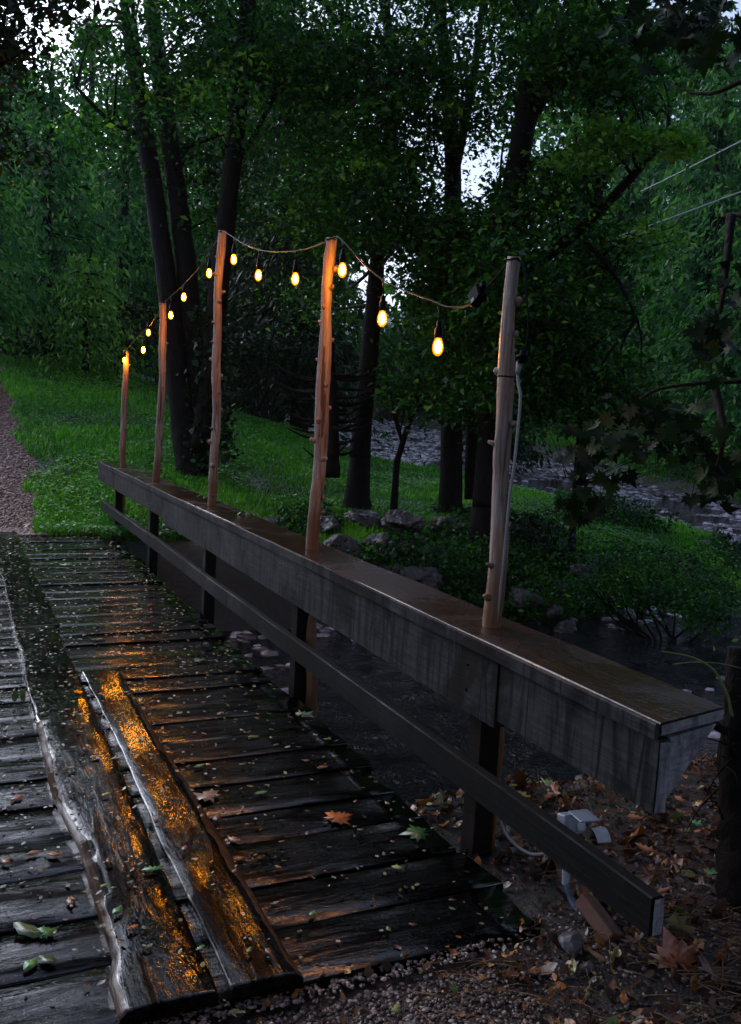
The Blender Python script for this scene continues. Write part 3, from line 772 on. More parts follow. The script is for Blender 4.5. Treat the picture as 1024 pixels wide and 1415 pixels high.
def clump_cloud(blobs, lsize, lpc, cr, up=.55, dens=1.0):
    """blobs: (u,v,D,ru,rv,rd_m,nclumps) -> leaf centres, tint"""
    Cs = []; T = []; cents = []
    for (u, v, D, ru, rv, rd, n) in blobs:
        n = max(1, int(n*dens))
        q = R.normal(size=(n, 3)); q /= np.linalg.norm(q, axis=1)[:, None]; q *= R.uniform(.25, 1, (n, 1))**.5
        base = np.array([P(u+a[0]*ru, v-a[1]*rv, D+a[2]*rd) for a in q]); cents.append(base)
        for b in base:
            k = max(4, int(lpc*R.uniform(.5, 1.5))); rr_ = cr*R.uniform(.6, 1.4)
            o = R.normal(size=(k, 3))*np.array([rr_, rr_, rr_*.3]); o[:, 2] -= .45*np.hypot(o[:, 0], o[:, 1])
            Cs.append(b+o); t0 = np.clip(R.normal(.45, .2), 0, 1); T.append(np.clip(t0+R.normal(0, .15, k), 0, 1))
    return np.vstack(Cs), np.concatenate(T), np.vstack(cents)
def tree(name, label, cat, trunks, blobs, lsize=.09, lpc=72, cr=.34, mat=None, nbr=30, group=None, up=.5, aspect=.5, rootw=None):
    """trunks: list of pixel-traced (u,v,w,D) polylines, first one starts at the ground"""
    c0 = P(*[trunks[0][0][i] for i in (0, 1, 3)]); gz = gz1(c0[0], c0[1])
    e = empty(name, (c0[0], c0[1], gz), label=label, cat=cat, group=group)
    mb = MB(); paths = []
    for j, t in enumerate(trunks):
        paths.append(trunk_px(mb, t, seed=j))
    sink(mb, c0, trunks[0][0][2]*.5*trunks[0][0][3]/F)
    Cs, T, cents = clump_cloud(blobs, lsize, lpc, cr)
    allp = [p for pa in paths for p in pa[len(pa)//4:]]
    ap = np.array([tuple(p) for p in allp])
    for j in R.choice(len(cents), min(nbr, len(cents)), replace=False):
        c = cents[j]; dd = np.linalg.norm(ap-c-np.array([0, 0, -.6]), axis=1); a = ap[np.argmin(dd)]; L = np.linalg.norm(c-a)
        mid = (a+c)/2+R.normal(size=3)*.08*L+np.array([0, 0, .06*L])
        mb.tube(spline([a, mid, c], 4), list(np.linspace(min(.05, .012*L+.012), .006, 9)), 5)
    tr = mb.build('trunk', M_bark, None, origin=e.location); tr.parent = e; tr.location = (0, 0, 0)
    V, Fq = leaves_np(Cs, lsize, up=up, aspect=aspect)
    o = np_mesh('crown', V, Fq, mat or M_leaf, e, {'tint': np.repeat(T, 4)}, origin=e.location)
    return e
def hemlock(name, label, u, vb, D, topv, halfw, nlev, mat=None, lsize=.22, dens=1., group=None, droop=.55, azr=None, skip=0.0, cat='tree'):
    """drooping evergreen: trunk plus layered hanging sprays"""
    base = P(u, vb, D); gz = gz1(base[0], base[1]); top = P(u, topv, D)
    e = empty(name, (base[0], base[1], gz), label=label, cat=cat, group=group)
    Ht = top[2]-gz; Rw = halfw*D/F
    mb = MB(); tp = [(base[0], base[1], gz-.5), (base[0], base[1], gz+Ht*.5), (base[0]+.1, base[1], gz+Ht)]
    mb.tube(spline(tp, 6), list(np.linspace(.02*Ht+.06, .03, 13)), 8)
    Cs = []; T = []; DR = []
    for l in range(nlev):
        f = (l+R.uniform(0, .8))/nlev; z = gz+Ht*(.10+.88*f); rad = Rw*(1-f)**.65*R.uniform(.65, 1.1)+.25
        nb = int(7+5*(1-f))
        for b in range(nb):
            if R.random() < skip: continue
            a = R.uniform(0, 6.28); r_ = rad*R.uniform(.6, 1.15); dr = droop*R.uniform(.6, 1.3)
            ts = np.linspace(.18, 1, max(4, int(r_*3.0*dens)))
            for t in ts:
                c = np.array([base[0]+math.cos(a)*r_*t, base[1]+math.sin(a)*r_*t, z+.25*r_*t-dr*r_*t*t])
                k = max(3, int(11*dens*R.uniform(.6, 1.3))); wd = .22+.25*r_*t*(1.15-t)
                o = R.normal(size=(k, 3))*np.array([wd, wd, .12]); o[:, 2] -= np.abs(R.normal(0, .22, k))
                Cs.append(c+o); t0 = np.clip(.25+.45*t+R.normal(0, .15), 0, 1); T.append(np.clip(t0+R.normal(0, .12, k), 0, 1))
                DR.append(np.tile([math.cos(a)*.6, math.sin(a)*.6, -.75], (k, 1)))
            if b % 2 == 0:
                mb.tube([(base[0], base[1], z), (base[0]+math.cos(a)*r_*.5, base[1]+math.sin(a)*r_*.5, z+.125*r_-dr*r_*.25), (base[0]+math.cos(a)*r_, base[1]+math.sin(a)*r_, z+.25*r_-dr*r_)], [.03, .02, .006], 4)
    tr = mb.build('trunk', M_bark, None, origin=e.location); tr.parent = e; tr.location = (0, 0, 0)
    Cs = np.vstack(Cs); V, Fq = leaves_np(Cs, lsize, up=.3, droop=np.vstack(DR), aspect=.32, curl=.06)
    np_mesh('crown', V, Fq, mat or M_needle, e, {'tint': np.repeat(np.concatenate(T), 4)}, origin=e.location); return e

# --- the three-stemmed tree behind the middle pole
tree('multi_stem_tree', 'dark three-stemmed tree standing behind the middle poles, ivy on its base', 'tree',
     [[(268, 655, 52, 15.1), (258, 600, 40, 15.1), (243, 500, 34, 15.1), (232, 400, 28, 15.2), (212, 260, 25, 15.4), (190, 120, 23, 15.6), (176, 0, 21, 15.8), (168, -120, 16, 16)],
      [(268, 640, 34, 15.2), (270, 540, 32, 15.2), (262, 420, 30, 15.3), (246, 280, 27, 15.5), (224, 120, 24, 15.8), (206, -20, 20, 16), (195, -140, 14, 16.2)],
      [(278, 620, 34, 14.9), (292, 520, 30, 14.8), (302, 400, 28, 14.7), (318, 260, 25, 14.6), (334, 110, 24, 14.5), (343, 0, 22, 14.5), (350, -120, 16, 14.5)],
      [(200, 190, 8, 15.5), (150, 165, 6, 15.3), (105, 120, 4, 15)], [(320, 240, 8, 14.6), (370, 150, 6, 14.9), (400, 60, 4, 15)]],
     [(230, 60, 15.5, 120, 70, 2.6, 60), (330, 120, 15.5, 130, 100, 2.5, 90), (400, 40, 15, 110, 70, 2.5, 70), (290, -60, 15.5, 190, 80, 3, 90), (150, 170, 16, 70, 50, 1.6, 26), (280, 250, 16.5, 80, 70, 1.5, 40), (120, 60, 16, 50, 40, 1.2, 12)], nbr=60)
# --- overhanging crown of a tree just left of the frame
tree('overhanging_tree', 'dark leafy branches reaching in at the top left corner from a tree outside the frame', 'tree',
     [[(-260, 700, 60, 8.5), (-250, 500, 50, 8.5), (-220, 250, 44, 8.4), (-170, 40, 36, 8.3), (-130, -160, 26, 8.2)], [(-210, 230, 20, 8.4), (-100, 150, 12, 8.2), (0, 90, 6, 8), (50, 60, 3, 8)], [(-170, 40, 14, 8.3), (-60, -20, 10, 8.1), (40, -30, 6, 8)]],
     [(0, 30, 8, 40, 50, .8, 26), (-60, 120, 8.2, 60, 60, 1, 30), (60, -30, 8, 70, 22, .8, 18), (-120, -60, 8.2, 110, 90, 1.5, 60), (10, 200, 8.3, 20, 30, .4, 6)], nbr=40, mat=M_leafd, lsize=.075, cr=.22, lpc=40)
# --- leaning dark trunk seen between the second and first pole
tree('leaning_tree', 'dark straight tree trunk behind the second cedar pole from the camera', 'tree',
     [[(497, 632, 30, 14.6), (503, 560, 26, 14.6), (512, 470, 25, 14.7), (520, 380, 22, 14.8), (528, 260, 19, 15), (545, 120, 16, 15.2), (520, -60, 12, 15.4)],
      [(530, 230, 10, 15), (560, 120, 8, 15), (600, 0, 6, 15)], [(535, 170, 8, 15.2), (500, 70, 6, 15.4), (450, -20, 4, 15.6)]],
     [(480, 250, 16, 120, 100, 2.2, 130), (520, 270, 13.6, 60, 90, .8, 50), (520, 150, 15.5, 80, 90, 2.2, 50), (520, 120, 13.8, 70, 90, .8, 50), (470, 80, 16, 100, 80, 2.5, 65), (585, 300, 15, 45, 45, 1.2, 22), (500, -50, 15.5, 150, 60, 2.5, 60), (440, 400, 17, 60, 40, 1.0, 14)], nbr=50)
# --- twin trunk tree right of centre
tree('twin_trunk_tree', 'pair of dark trunks rising together left of the nearest cedar pole', 'tree',
     [[(622, 705, 34, 15.0), (624, 600, 30, 15), (622, 480, 27, 15), (622, 360, 25, 15.1), (626, 240, 23, 15.2), (618, 110, 19, 15.4), (600, -60, 14, 15.5)],
      [(655, 690, 28, 15.1), (656, 600, 25, 15.1), (660, 480, 22, 15.1), (668, 360, 17, 15.1), (690, 260, 12, 15)],
      [(626, 250, 14, 15.2), (650, 130, 12, 15), (668, 0, 9, 14.9), (680, -90, 6, 14.8)]],
     [(620, 330, 13.6, 45, 90, .7, 55), (610, 100, 13.8, 40, 70, .6, 22), (640, 520, 13.8, 40, 50, .5, 24), (625, 400, 14.6, 42, 70, 1.1, 50), (680, 470, 14.5, 50, 90, 1.2, 55), (620, 500, 14.0, 60, 45, .9, 36), (600, 180, 15, 60, 60, 1.2, 24), (590, 60, 15, 40, 60, 1.2, 22), (690, 150, 15, 50, 60, 1.2, 14), (640, 330, 15.5, 80, 60, 1.5, 50), (650, -50, 15, 120, 60, 2.2, 60)], nbr=50)
# --- large branching tree behind the nearest pole
tree('branching_tree', 'largest dark tree behind the nearest cedar pole, long limb reaching up right', 'tree',
     [[(672, 700, 40, 13.2), (678, 600, 36, 13.2), (686, 480, 36, 13.1), (694, 380, 34, 13), (706, 280, 32, 12.8), (722, 190, 32, 12.6), (734, 90, 27, 12.5), (742, 0, 23, 12.4), (748, -110, 16, 12.3)],
      [(728, 170, 24, 12.6), (760, 118, 20, 12.4), (806, 80, 18, 12.1), (850, 40, 15, 11.8), (885, -10, 12, 11.5), (915, -80, 8, 11.2)],
      [(700, 385, 22, 13), (760, 350, 17, 12.7), (810, 310, 14, 12.4), (860, 258, 12, 12.1), (905, 210, 9, 11.9), (925, 190, 5, 11.8)],
      [(806, 330, 8, 12.4), (850, 380, 6, 12.2), (880, 440, 4, 12)]],
     [(745, 510, 12.9, 50, 40, .7, 46), (825, 540, 12.6, 45, 30, .7, 30), (800, 40, 12.5, 110, 60, 2., 100), (720, 60, 13, 80, 80, 1.6, 50), (760, 250, 13, 60, 50, 1.2, 55), (780, 400, 13, 80, 60, 1.4, 100), (740, 480, 13.4, 70, 60, 1.3, 70), (840, 330, 13, 50, 45, 1, 26), (700, 330, 12.2, 36, 70, .5, 30), (690, 420, 12.2, 40, 50, .5, 30), (690, 520, 12.3, 36, 50, .5, 26), (700, 330, 13.4, 50, 70, 1, 35), (860, 90, 12, 70, 50, 1.4, 45), (760, -70, 12.5, 170, 60, 2.5, 90), (850, 500, 13, 60, 45, 1.2, 36)], nbr=70, lsize=.085)
# bright leaf sprays on the long limb
tree('leafy_sapling', 'bright yellow-green leafy spray above the long dark limb on the right', 'sapling',
     [[(800, 620, 9, 13.6), (806, 480, 8, 13.5), (815, 330, 7, 13.2), (850, 230, 5, 12.8), (930, 185, 3, 12.6)]],
     [(835, 180, 11.6, 45, 22, .4, 40), (880, 188, 11.6, 45, 16, .4, 26), (938, 188, 11.6, 22, 18, .3, 22), (905, 325, 11.8, 40, 26, .5, 18), (800, 215, 11.8, 30, 26, .4, 18)], nbr=14, mat=M_leafy, lpc=26, cr=.16, lsize=.075)
# --- small shrub with forked stems
tree('forked_shrub', 'small leafless-looking forked shrub in the grass between two dark trunks', 'shrub',
     [[(548, 640, 9, 14.2), (560, 600, 8, 14.2), (572, 565, 6, 14.2), (575, 520, 4, 14.2)], [(556, 612, 5, 14.2), (545, 575, 4, 14.2), (540, 540, 3, 14.2)], [(568, 575, 4, 14.2), (590, 550, 3, 14.2), (606, 530, 2, 14.2)]],
     [(575, 540, 14.2, 40, 26, .5, 14), (550, 560, 14.2, 20, 20, .3, 4)], nbr=8, lpc=20, cr=.15, lsize=.06)
# --- dead spruce behind second pole
e = P(458, 645, 13.8); de = empty('dead_spruce', (e[0], e[1], gz1(e[0], e[1])), label='short dead spruce with bare spiky branches behind the second cedar pole', cat='dead tree')
mb = MB(); mb.tube(spline([P(457, 660, 13.8), P(458, 580, 13.8), P(455, 500, 13.8), P(452, 430, 13.8)], 5), list(np.linspace(.15, .06, 16)), 9, wob=.1)
o = mb.build('trunk', M_bark, None, origin=de.location); o.parent = de; o.location = (0, 0, 0)
for (v, n, L) in ((520, 5, .8), (540, 6, .9), (558, 6, .8), (575, 5, .75), (592, 5, .7), (610, 4, .6), (626, 4, .45)):
    for k in range(n):
        a = random.uniform(0, 6.28) if k > 1 else (math.radians(180*k)-.42)
        c = P(456, v+random.uniform(-6, 6), 13.8); l = L*random.uniform(.75, 1.3); d = np.array([math.cos(a), math.sin(a), 0])
        mb = MB(); tips = [c, c+d*l*.5+np.array([0, 0, -.02]), c+d*l+np.array([0, 0, .12*l+random.uniform(-.05, .1)])]
        mb.tube(spline(tips, 4), list(np.linspace(.034, .010, 9)), 5)
        for s in (1, -1): mb.tube([c+d*l*.6, c+d*l*.8+np.array([-d[1], d[0], .3])*s*.14], [.008, .003], 4)
        o = mb.build('dead_branch', M_bark, None, origin=de.location); o.parent = de; o.location = (0, 0, 0)
# --- ivy on multi stem base
ivy = []
for k in range(900):
    v = R.uniform(420, 650); u = 285+R.normal(0, 14)+(v-540)*-.05; ivy.append(P(u, v, 14.75+R.normal(0, .1)))
ivy += [P(R.normal(312, 9), R.uniform(470, 640), 14.7+R.normal(0, .12)) for k in range(500)]
V, Fq = leaves_np(np.array(ivy), .085, up=.3, aspect=.7)
o = np_mesh('ivy', V, Fq, M_leafd, attrs={'tint': np.repeat(R.uniform(0, 1, len(ivy)), 4)}); tag(o, label='dark ivy climbing the base of the three-stemmed tree', cat='ivy')

# --- background evergreens, left
G1 = 'evergreens beyond the grass on the left'
hemlock('evergreen_tree', 'drooping evergreen at the far left beyond the grass', 62, 478, 27, 95, 150, 17, group=G1, dens=1.1)
hemlock('evergreen_tree', 'dark evergreen partly cut off by the left edge of the picture', -70, 470, 23, 40, 150, 17, group=G1, dens=1.1)
hemlock('evergreen_tree', 'tall green evergreen just left of the three-stemmed tree', 168, 470, 33, 75, 125, 18, group=G1, dens=1.1)
hemlock('evergreen_tree', 'hazy evergreen whose tip reaches into the open sky at upper left', 118, 465, 40, 20, 120, 16, group=G1, dens=1.0, lsize=.3)
hemlock('evergreen_tree', 'small bright evergreen bough tree at the edge of the left grass', 118, 482, 24, 345, 60, 8, group=G1, mat=M_leafy, lsize=.14, dens=1.2)
hemlock('evergreen_tree', 'evergreen seen between the stems of the three-stemmed tree', 290, 480, 36, -30, 120, 18, group=G1, dens=1.0)
hemlock('evergreen_tree', 'far evergreen at the left edge behind the drooping ones', 10, 460, 46, 70, 110, 17, group=G1, dens=1.2, lsize=.36)
hemlock('evergreen_tree', 'far evergreen just right of the upper left sky gap', 330, 470, 50, -10, 120, 18, group=G1, dens=1.2, lsize=.4)
hemlock('evergreen_tree', 'far evergreen filling the gap below the upper left sky', 225, 470, 44, 120, 100, 16, group=G1, dens=1.2, lsize=.36)
G2 = 'dark trees behind the string of lights'
hemlock('evergreen_tree', 'dark evergreen right behind the string of lights', 385, 490, 27, 60, 130, 17, group=G2, dens=1.3, mat=M_leafd)
hemlock('evergreen_tree', 'dark evergreen behind the gap between the two middle poles', 420, 495, 31, 90, 75, 18, group=G2, dens=1.2, mat=M_leafd)
hemlock('evergreen_tree', 'dark thin evergreen beyond the creek left of the sky gap', 375, 480, 44, -60, 90, 17, group=G2, dens=1.0, lsize=.3)
hemlock('evergreen_tree', 'dark evergreen behind the top of the second cedar pole from the camera', 415, 500, 24, 110, 85, 15, group=G2, dens=1.5, mat=M_leafd)
hemlock('evergreen_tree', 'dark evergreen behind the leaning trunk, left of the bright gap', 350, 495, 33, 0, 110, 17, group=G2, dens=1.4, mat=M_leafd)
hemlock('evergreen_tree', 'dark evergreen standing behind the twin trunks', 700, 560, 30, 330, 60, 13, group=G2, dens=1.3, mat=M_leafd)
G3 = 'evergreens on the slope beyond the creek'
hemlock('evergreen_tree', 'tall misty evergreen on the slope right of the large branching tree', 850, 560, 44, 120, 130, 20, group=G3, dens=1.2, lsize=.34)
hemlock('evergreen_tree', 'broad drooping evergreen below the two utility wires', 960, 560, 34, 60, 150, 20, group=G3, dens=1.3, lsize=.26)
hemlock('evergreen_tree', 'evergreen cut off by the right edge of the picture', 1085, 570, 28, -60, 170, 18, group=G3, dens=1.2)
hemlock('evergreen_tree', 'distant misty evergreen seen above the nearest cedar pole', 790, 560, 56, 110, 90, 18, group=G3, dens=1.0, lsize=.4)
hemlock('evergreen_tree', 'tall far evergreen rising highest at the upper right', 930, 560, 58, -40, 150, 20, group=G3, dens=1.1, lsize=.42)
hemlock('evergreen_tree', 'low evergreen beyond the creek, behind the twin trunks', 680, 575, 48, 330, 90, 12, group=G3, dens=1.1, lsize=.3)

# far woodland (uncountable belt)
Cs = []; T = []
for k in range(2600):
    u = R.uniform(-350, 1400); D = R.uniform(60, 85)
    if u < 470: tv = 110+50*math.sin(u*.013)+30*math.sin(u*.05)
    elif u < 500: tv = 150
    elif u < 575: tv = 478
    elif u < 740: tv = 400
    else: tv = 60+50*math.sin(u*.02)
    v = tv+(545-tv)*R.random()**1.0
    c = P(u, v, D); n_ = 26; o = R.normal(size=(n_, 3))*np.array([1.5, 1.5, .8]); Cs.append(c+o); t0 = R.uniform(.1, .8); T.append(np.clip(t0+R.normal(0, .12, n_), 0, 1))
Cs = np.vstack(Cs); V, Fq = leaves_np(Cs, .75, up=.35, aspect=.6)
o = np_mesh('far_woodland', V, Fq, M_needle, attrs={'tint': np.repeat(np.concatenate(T), 4)}); tag(o, label='dim far woodland closing the view behind the trees', cat='woodland', kind='stuff')

# --- shrubs
def bush(label, blobs, mat=None, lsize=.07, lpc=50, cr=.25, name='bush', group=None):
    Cs, T, ce = clump_cloud(blobs, lsize, lpc, cr)
    b = blobs[0]; c = P(b[0], b[1]+b[4], b[2]); e = empty(name, (c[0], c[1], gz1(c[0], c[1])), label=label, cat='bush', group=group)
    mb = MB()
    for j in R.choice(len(ce), min(14, len(ce)), replace=False):
        q = ce[j]; g0 = np.array([c[0]+R.normal()*.15, c[1]+R.normal()*.15, e.location[2]-.05])
        mb.tube(spline([g0, (g0+q)/2+R.normal(size=3)*.08, q], 4), list(np.linspace(.018, .005, 9)), 5)
    o = mb.build('stems', M_bark, None, origin=e.location); o.parent = e; o.location = (0, 0, 0)
    V, Fq = leaves_np(Cs, lsize, up=.5); np_mesh('foliage', V, Fq, mat or M_leaf, e, {'tint': np.repeat(T, 4)}, origin=e.location)
bush('pale green bush across the creek at right', [(800, 570, 30, 60, 26, 1.2, 40), (960, 610, 26, 70, 40, 1.5, 50)], M_leaf, lsize=.1)
bush('dark understory bush behind the string lights', [(370, 470, 22, 90, 30, 1.5, 60), (300, 460, 22, 60, 40, 1.5, 40)], M_leafd, lsize=.1)
bush('low dark bush at the left forest edge', [(40, 460, 26, 90, 24, 1.5, 50), (180, 450, 27, 50, 40, 1.5, 40)], M_leafd, lsize=.12)
bush('bright low bush on the near creek bank beyond the shelf end', [(930, 800, 11.2, 70, 34, .8, 90), (850, 790, 11.4, 60, 34, .6, 60), (980, 830, 10.5, 40, 30, .6, 36)], M_leaf, lsize=.045, cr=.13)
bush('low dark bush at the water below the nearest pole', [(745, 740, 13, 44, 34, .6, 44)], M_leafd, lsize=.06, cr=.18)

# --- maple with large overhanging leaves at right
MLO = [(0, -.08), (.10, -.30), (.34, -.42), (.27, -.20), (.60, -.16), (.46, .02), (.72, .22), (.40, .20), (.36, .44), (.22, .34), (.0, .82), (-.22, .34), (-.36, .44), (-.40, .20), (-.72, .22), (-.46, .02), (-.60, -.16), (-.27, -.20), (-.34, -.42), (-.10, -.30)]
OAK = [(0, -.55), (.06, -.5), (.20, -.42), (.14, -.25), (.33, -.15), (.2, .0), (.36, .16), (.2, .25), (.24, .45), (.1, .5), (0, .72), (-.1, .5), (-.24, .45), (-.2, .25), (-.36, .16), (-.2, 0), (-.33, -.15), (-.14, -.25), (-.2, -.42), (-.06, -.5)]
OVL = [(0, -.55), (.14, -.42), (.26, -.2), (.29, .05), (.22, .3), (.1, .5), (0, .62), (-.1, .5), (-.22, .3), (-.29, .05), (-.26, -.2), (-.14, -.42)]
def shape_leaves(C, S, outline, nrm, dirs, curl=.2, jit=.0):
    """fan meshes (triangles) of an outline"""
    ol = np.array(outline); k = len(ol); V = []; Fq = []; n = len(C)
    r2_ = (ol**2).sum(1)
    for i in range(n):
        nz = nrm[i]/np.linalg.norm(nrm[i]); d = dirs[i]-nz*(dirs[i] @ nz); d /= np.linalg.norm(d); s = np.cross(d, nz)
        cc = curl*R.uniform(-.4, 1.2); tw = R.normal(0, .3)
        z = cc*r2_+tw*ol[:, 0]*ol[:, 1]*curl*2+R.normal(0, .02+jit, k)
        P_ = C[i]+S[i]*(ol[:, :1]*s+ol[:, 1:]*d+z[:, None]*nz)
        b = len(V)*1; V.append(np.vstack([C[i][None], P_]))
    V = np.vstack(V) if len(V) else V
    base = np.arange(n)[:, None, None]*(k+1)
    t = np.array([(0, 1+j, 1+(j+1) % k) for j in range(k)])[None]
    return V, (base+t).reshape(-1, 3), k+1
M_maple = mat_leaf('dark_maple_leaves', [(0, (.002, .006, .002)), (.7, (.005, .02, .005)), (1, (.016, .04, .008))], .15, .5, .1)  # darker, less glossy leaf colours than the other foliage
def maple():
    trunkp = np.array([4.6, .3, gz1(4.6, .3)])
    e = empty('maple_tree', tuple(trunkp), label='dark maple overhanging the right side with large drooping leaves', cat='tree')
    mb = MB(); mb.tube(spline([trunkp-np.array([0, 0, .5]), trunkp+np.array([.1, .1, 2.5]), trunkp+np.array([-.1, .4, 5.5]), trunkp+np.array([0, .2, 9])], 6), list(np.linspace(.22, .07, 19)), 12, wob=.05)
    C = []; S = []; Nn = []; Dd = []
    top = trunkp+np.array([0, .2, 4.0])
    limbs = [[trunkp+np.array([0, .2, 1.9]), P(1120, 520, 4.6), P(1024, 527, 4.8), P(960, 530, 4.9), P(905, 540, 5.0), P(870, 565, 5.0), P(845, 600, 5.0)],
             [trunkp+np.array([0, .2, 3.2]), P(1150, 150, 5), P(1050, 110, 5.2), P(980, 130, 5.4), P(930, 120, 5.6)],
             [trunkp+np.array([0, .2, 2.6]), P(1150, 330, 4.6), P(1040, 300, 4.8), P(1000, 300, 5), P(985, 330, 5)],
             [trunkp+np.array([0, .2, 4.0]), P(1180, -60, 5), P(1050, -20, 5.4), P(960, 10, 5.8)],
             [P(985, 529, 4.8), P(1000, 600, 4.6), P(985, 660, 4.6)], [P(1010, 300, 4.9), P(1000, 400, 4.7), P(985, 480, 4.7)]]
    for l in limbs: 
        sp = spline(l, 5); mb.tube(sp, list(np.linspace(.030 if l is not limbs[0] else .018, .004, len(sp))), 6)
    def put(n, u, v, ru, rv, D, rd, s):
        for k in range(n):
            a = R.normal(size=2)*.55; c = P(u+a[0]*ru, v+a[1]*rv, D+R.normal()*rd)
            C.append(c); S.append(s*R.uniform(.65, 1.25)); Nn.append(R.normal(size=3)*.55+np.array([-.55, -.75, .5])); Dd.append(np.array([R.normal()*.5, R.normal()*.5, -1.]))
            if k % 3 == 0: mb.tube([c, c+np.array([R.normal()*.03, R.normal()*.03, .10])], [.0015, .002], 3)
    put(36, 860, 600, 60, 34, 5.0, .2, .085); put(34, 820, 640, 40, 50, 5.0, .2, .085); put(40, 960, 600, 55, 45, 4.7, .25, .09); put(24, 985, 670, 36, 40, 4.6, .2, .085)
    put(34, 1000, 470, 36, 70, 4.7, .25, .09); put(80, 980, 50, 80, 50, 5.4, .35, .10); put(60, 930, 20, 80, 40, 5.7, .4, .10); put(6, 1015, 400, 20, 30, 4.8, .2, .08)
    put(26, 890, 560, 40, 16, 4.95, .15, .08); put(14, 810, 690, 24, 26, 5, .15, .08)
    # rest of the crown, outside the frame to the right and above
    for k in range(2200):
        a = R.normal(size=3); a /= np.linalg.norm(a); c = trunkp+np.array([1.0, .2, 7.0])+a*np.array([3.6, 3.6, 3.0])*R.uniform(.3, 1)**.5
        C.append(c); S.append(R.uniform(.09, .16)); Nn.append(R.normal(size=3)*.4+np.array([0, 0, 1.])); Dd.append(R.normal(size=3)+np.array([0, 0, -.3]))
    V, Ft, kk = shape_leaves(np.array(C), np.array(S), MLO, np.array(Nn), np.array(Dd), .75)
    o = mb.build('trunk', M_bark, None, origin=e.location); o.parent = e; o.location = (0, 0, 0)
    np_mesh('crown', V, Ft, M_maple, e, {'tint': np.repeat(R.uniform(.1, 1, len(C)), kk)}, origin=e.location)
maple()
# unseen trees added behind and beside the viewpoint to shade the scene
def shade_tree(x, y, h, r, z0, label, n=3200, ls=.34):
    gz = gz1(x, y); e = empty('added_shade_tree', (x, y, gz), label=label, cat='tree')
    mb = MB(); mb.tube(spline([(x, y, gz-.4), (x+.1, y, gz+h*.4), (x, y+.2, gz+h*.9)], 5), list(np.linspace(.2, .06, 11)), 10, wob=.05)
    o = mb.build('trunk', M_bark, None, origin=e.location); o.parent = e; o.location = (0, 0, 0)
    q = R.normal(size=(n//12, 3)); q /= np.linalg.norm(q, axis=1)[:, None]; q *= R.uniform(.2, 1, (len(q), 1))**.4
    q = q*np.array([r, r, (h-z0)/2])+np.array([x, y, gz+(h+z0)/2]); C = np.repeat(q, 12, 0)+R.normal(size=(len(q)*12, 3))*.35
    V, Fq = leaves_np(C, ls, up=.5, aspect=.7); np_mesh('crown', V, Fq, M_leafd, e, {'tint': np.repeat(R.uniform(0, 1, len(C)), 4)}, origin=e.location)
for (x, y, h, r, z0, lb) in ((-5.5, -6, 11, 4.5, 1.5, 'unseen leafy tree added for shade behind the viewpoint on the left'), (5.5, -5.5, 11, 4.5, 1.2, 'unseen leafy tree added for shade behind the viewpoint on the right'),
      (9.5, 0, 12, 4.5, 1.2, 'unseen leafy tree added for shade to the right of the viewpoint'), (-2.5, -2.5, 11, 3.2, 5.5, 'unseen tree added so its crown shades the near end of the bridge'), (2.5, -.5, 12, 3.8, 5.8, 'unseen tree added so its high crown shades the bridge railing')):
    shade_tree(x, y, h, r, z0, lb)
# dark snag at the right edge
se = P(1008, 1080, 3.35); e = empty('dead_snag', (se[0], se[1], gz1(se[0], se[1])), label='dark broken tree snag at the right edge beside the shelf end', cat='tree stump')
mb = MB(); tp = [P(1024, 1420, 3.1), P(1022, 1250, 3.2), P(1020, 1150, 3.3), P(1018, 1050, 3.35), P(1021, 960, 3.35), P(1024, 895, 3.35)]
mb.tube(spline(tp, 6), list(np.linspace(.085, .045, 31)), 12, wob=.16); mb.tube(spline([P(1004, 1010, 3.3), P(985, 1000, 3.3), P(975, 985, 3.3)], 4), list(np.linspace(.02, .008, 9)), 6)
o = mb.build('trunk', M_bark, None, origin=e.location); o.parent = e; o.location = (0, 0, 0)
for k in range(14):
    c = P(R.uniform(990, 1020), R.uniform(900, 1150), 3.28); mb = MB(); d = np.array([R.normal()*.12, R.normal()*.05, R.uniform(-.15, .1)])
    mb.tube(spline([c, c+d*.6, c+d+np.array([0, 0, -.04])], 4), list(np.linspace(.004, .0015, 9)), 4); o = mb.build('twig', M_bark, None, origin=e.location); o.parent = e; o.location = (0, 0, 0)
# arching weed stems
ws = empty('arching_weed', tuple(P(1012, 990, 3.1)), label='thin yellow-green weed stem arching left from the dark snag', cat='weed')
mb = MB(); mb.tube(spline([P(1012, 990, 3.1), P(1003, 955, 3.1), P(985, 925, 3.1), (P(955, 908, 3.1)), P(915, 900, 3.1)], 6), list(np.linspace(.006, .002, 25)), 6)
M_stem = mat_simple('green_stem', (.12, .16, .03), .4, 0, .2)
o = mb.build('stem', M_stem, None, origin=ws.location); o.parent = ws; o.location = (0, 0, 0)
mb = MB(); mb.tube(spline([P(1030, 925, 3.2), P(995, 917, 3.1), P(960, 915, 3.1), P(930, 918, 3.1)], 5), .0016, 5); o = mb.build('stem', M_stem, None, origin=ws.location); o.parent = ws; o.location = (0, 0, 0)
# utility wires
for pts_, lab in (([(1100, 158, 16), (1024, 195, 17), (950, 233, 18.5), (885, 265, 20)], 'upper grey utility wire slanting down behind the maple leaves'), ([(1100, 238, 16), (1024, 265, 17), (900, 311, 18.5), (785, 350, 20)], 'lower grey utility wire slanting down to the branching tree')):
    mb = MB(); sp = spline([P(*q) for q in pts_], 6); mb.tube(sp, [np.linalg.norm(np.array(q)-C0)*.00062 for q in sp], 6); tag(mb.build('utility_wire', M_wire), label=lab, cat='wire')

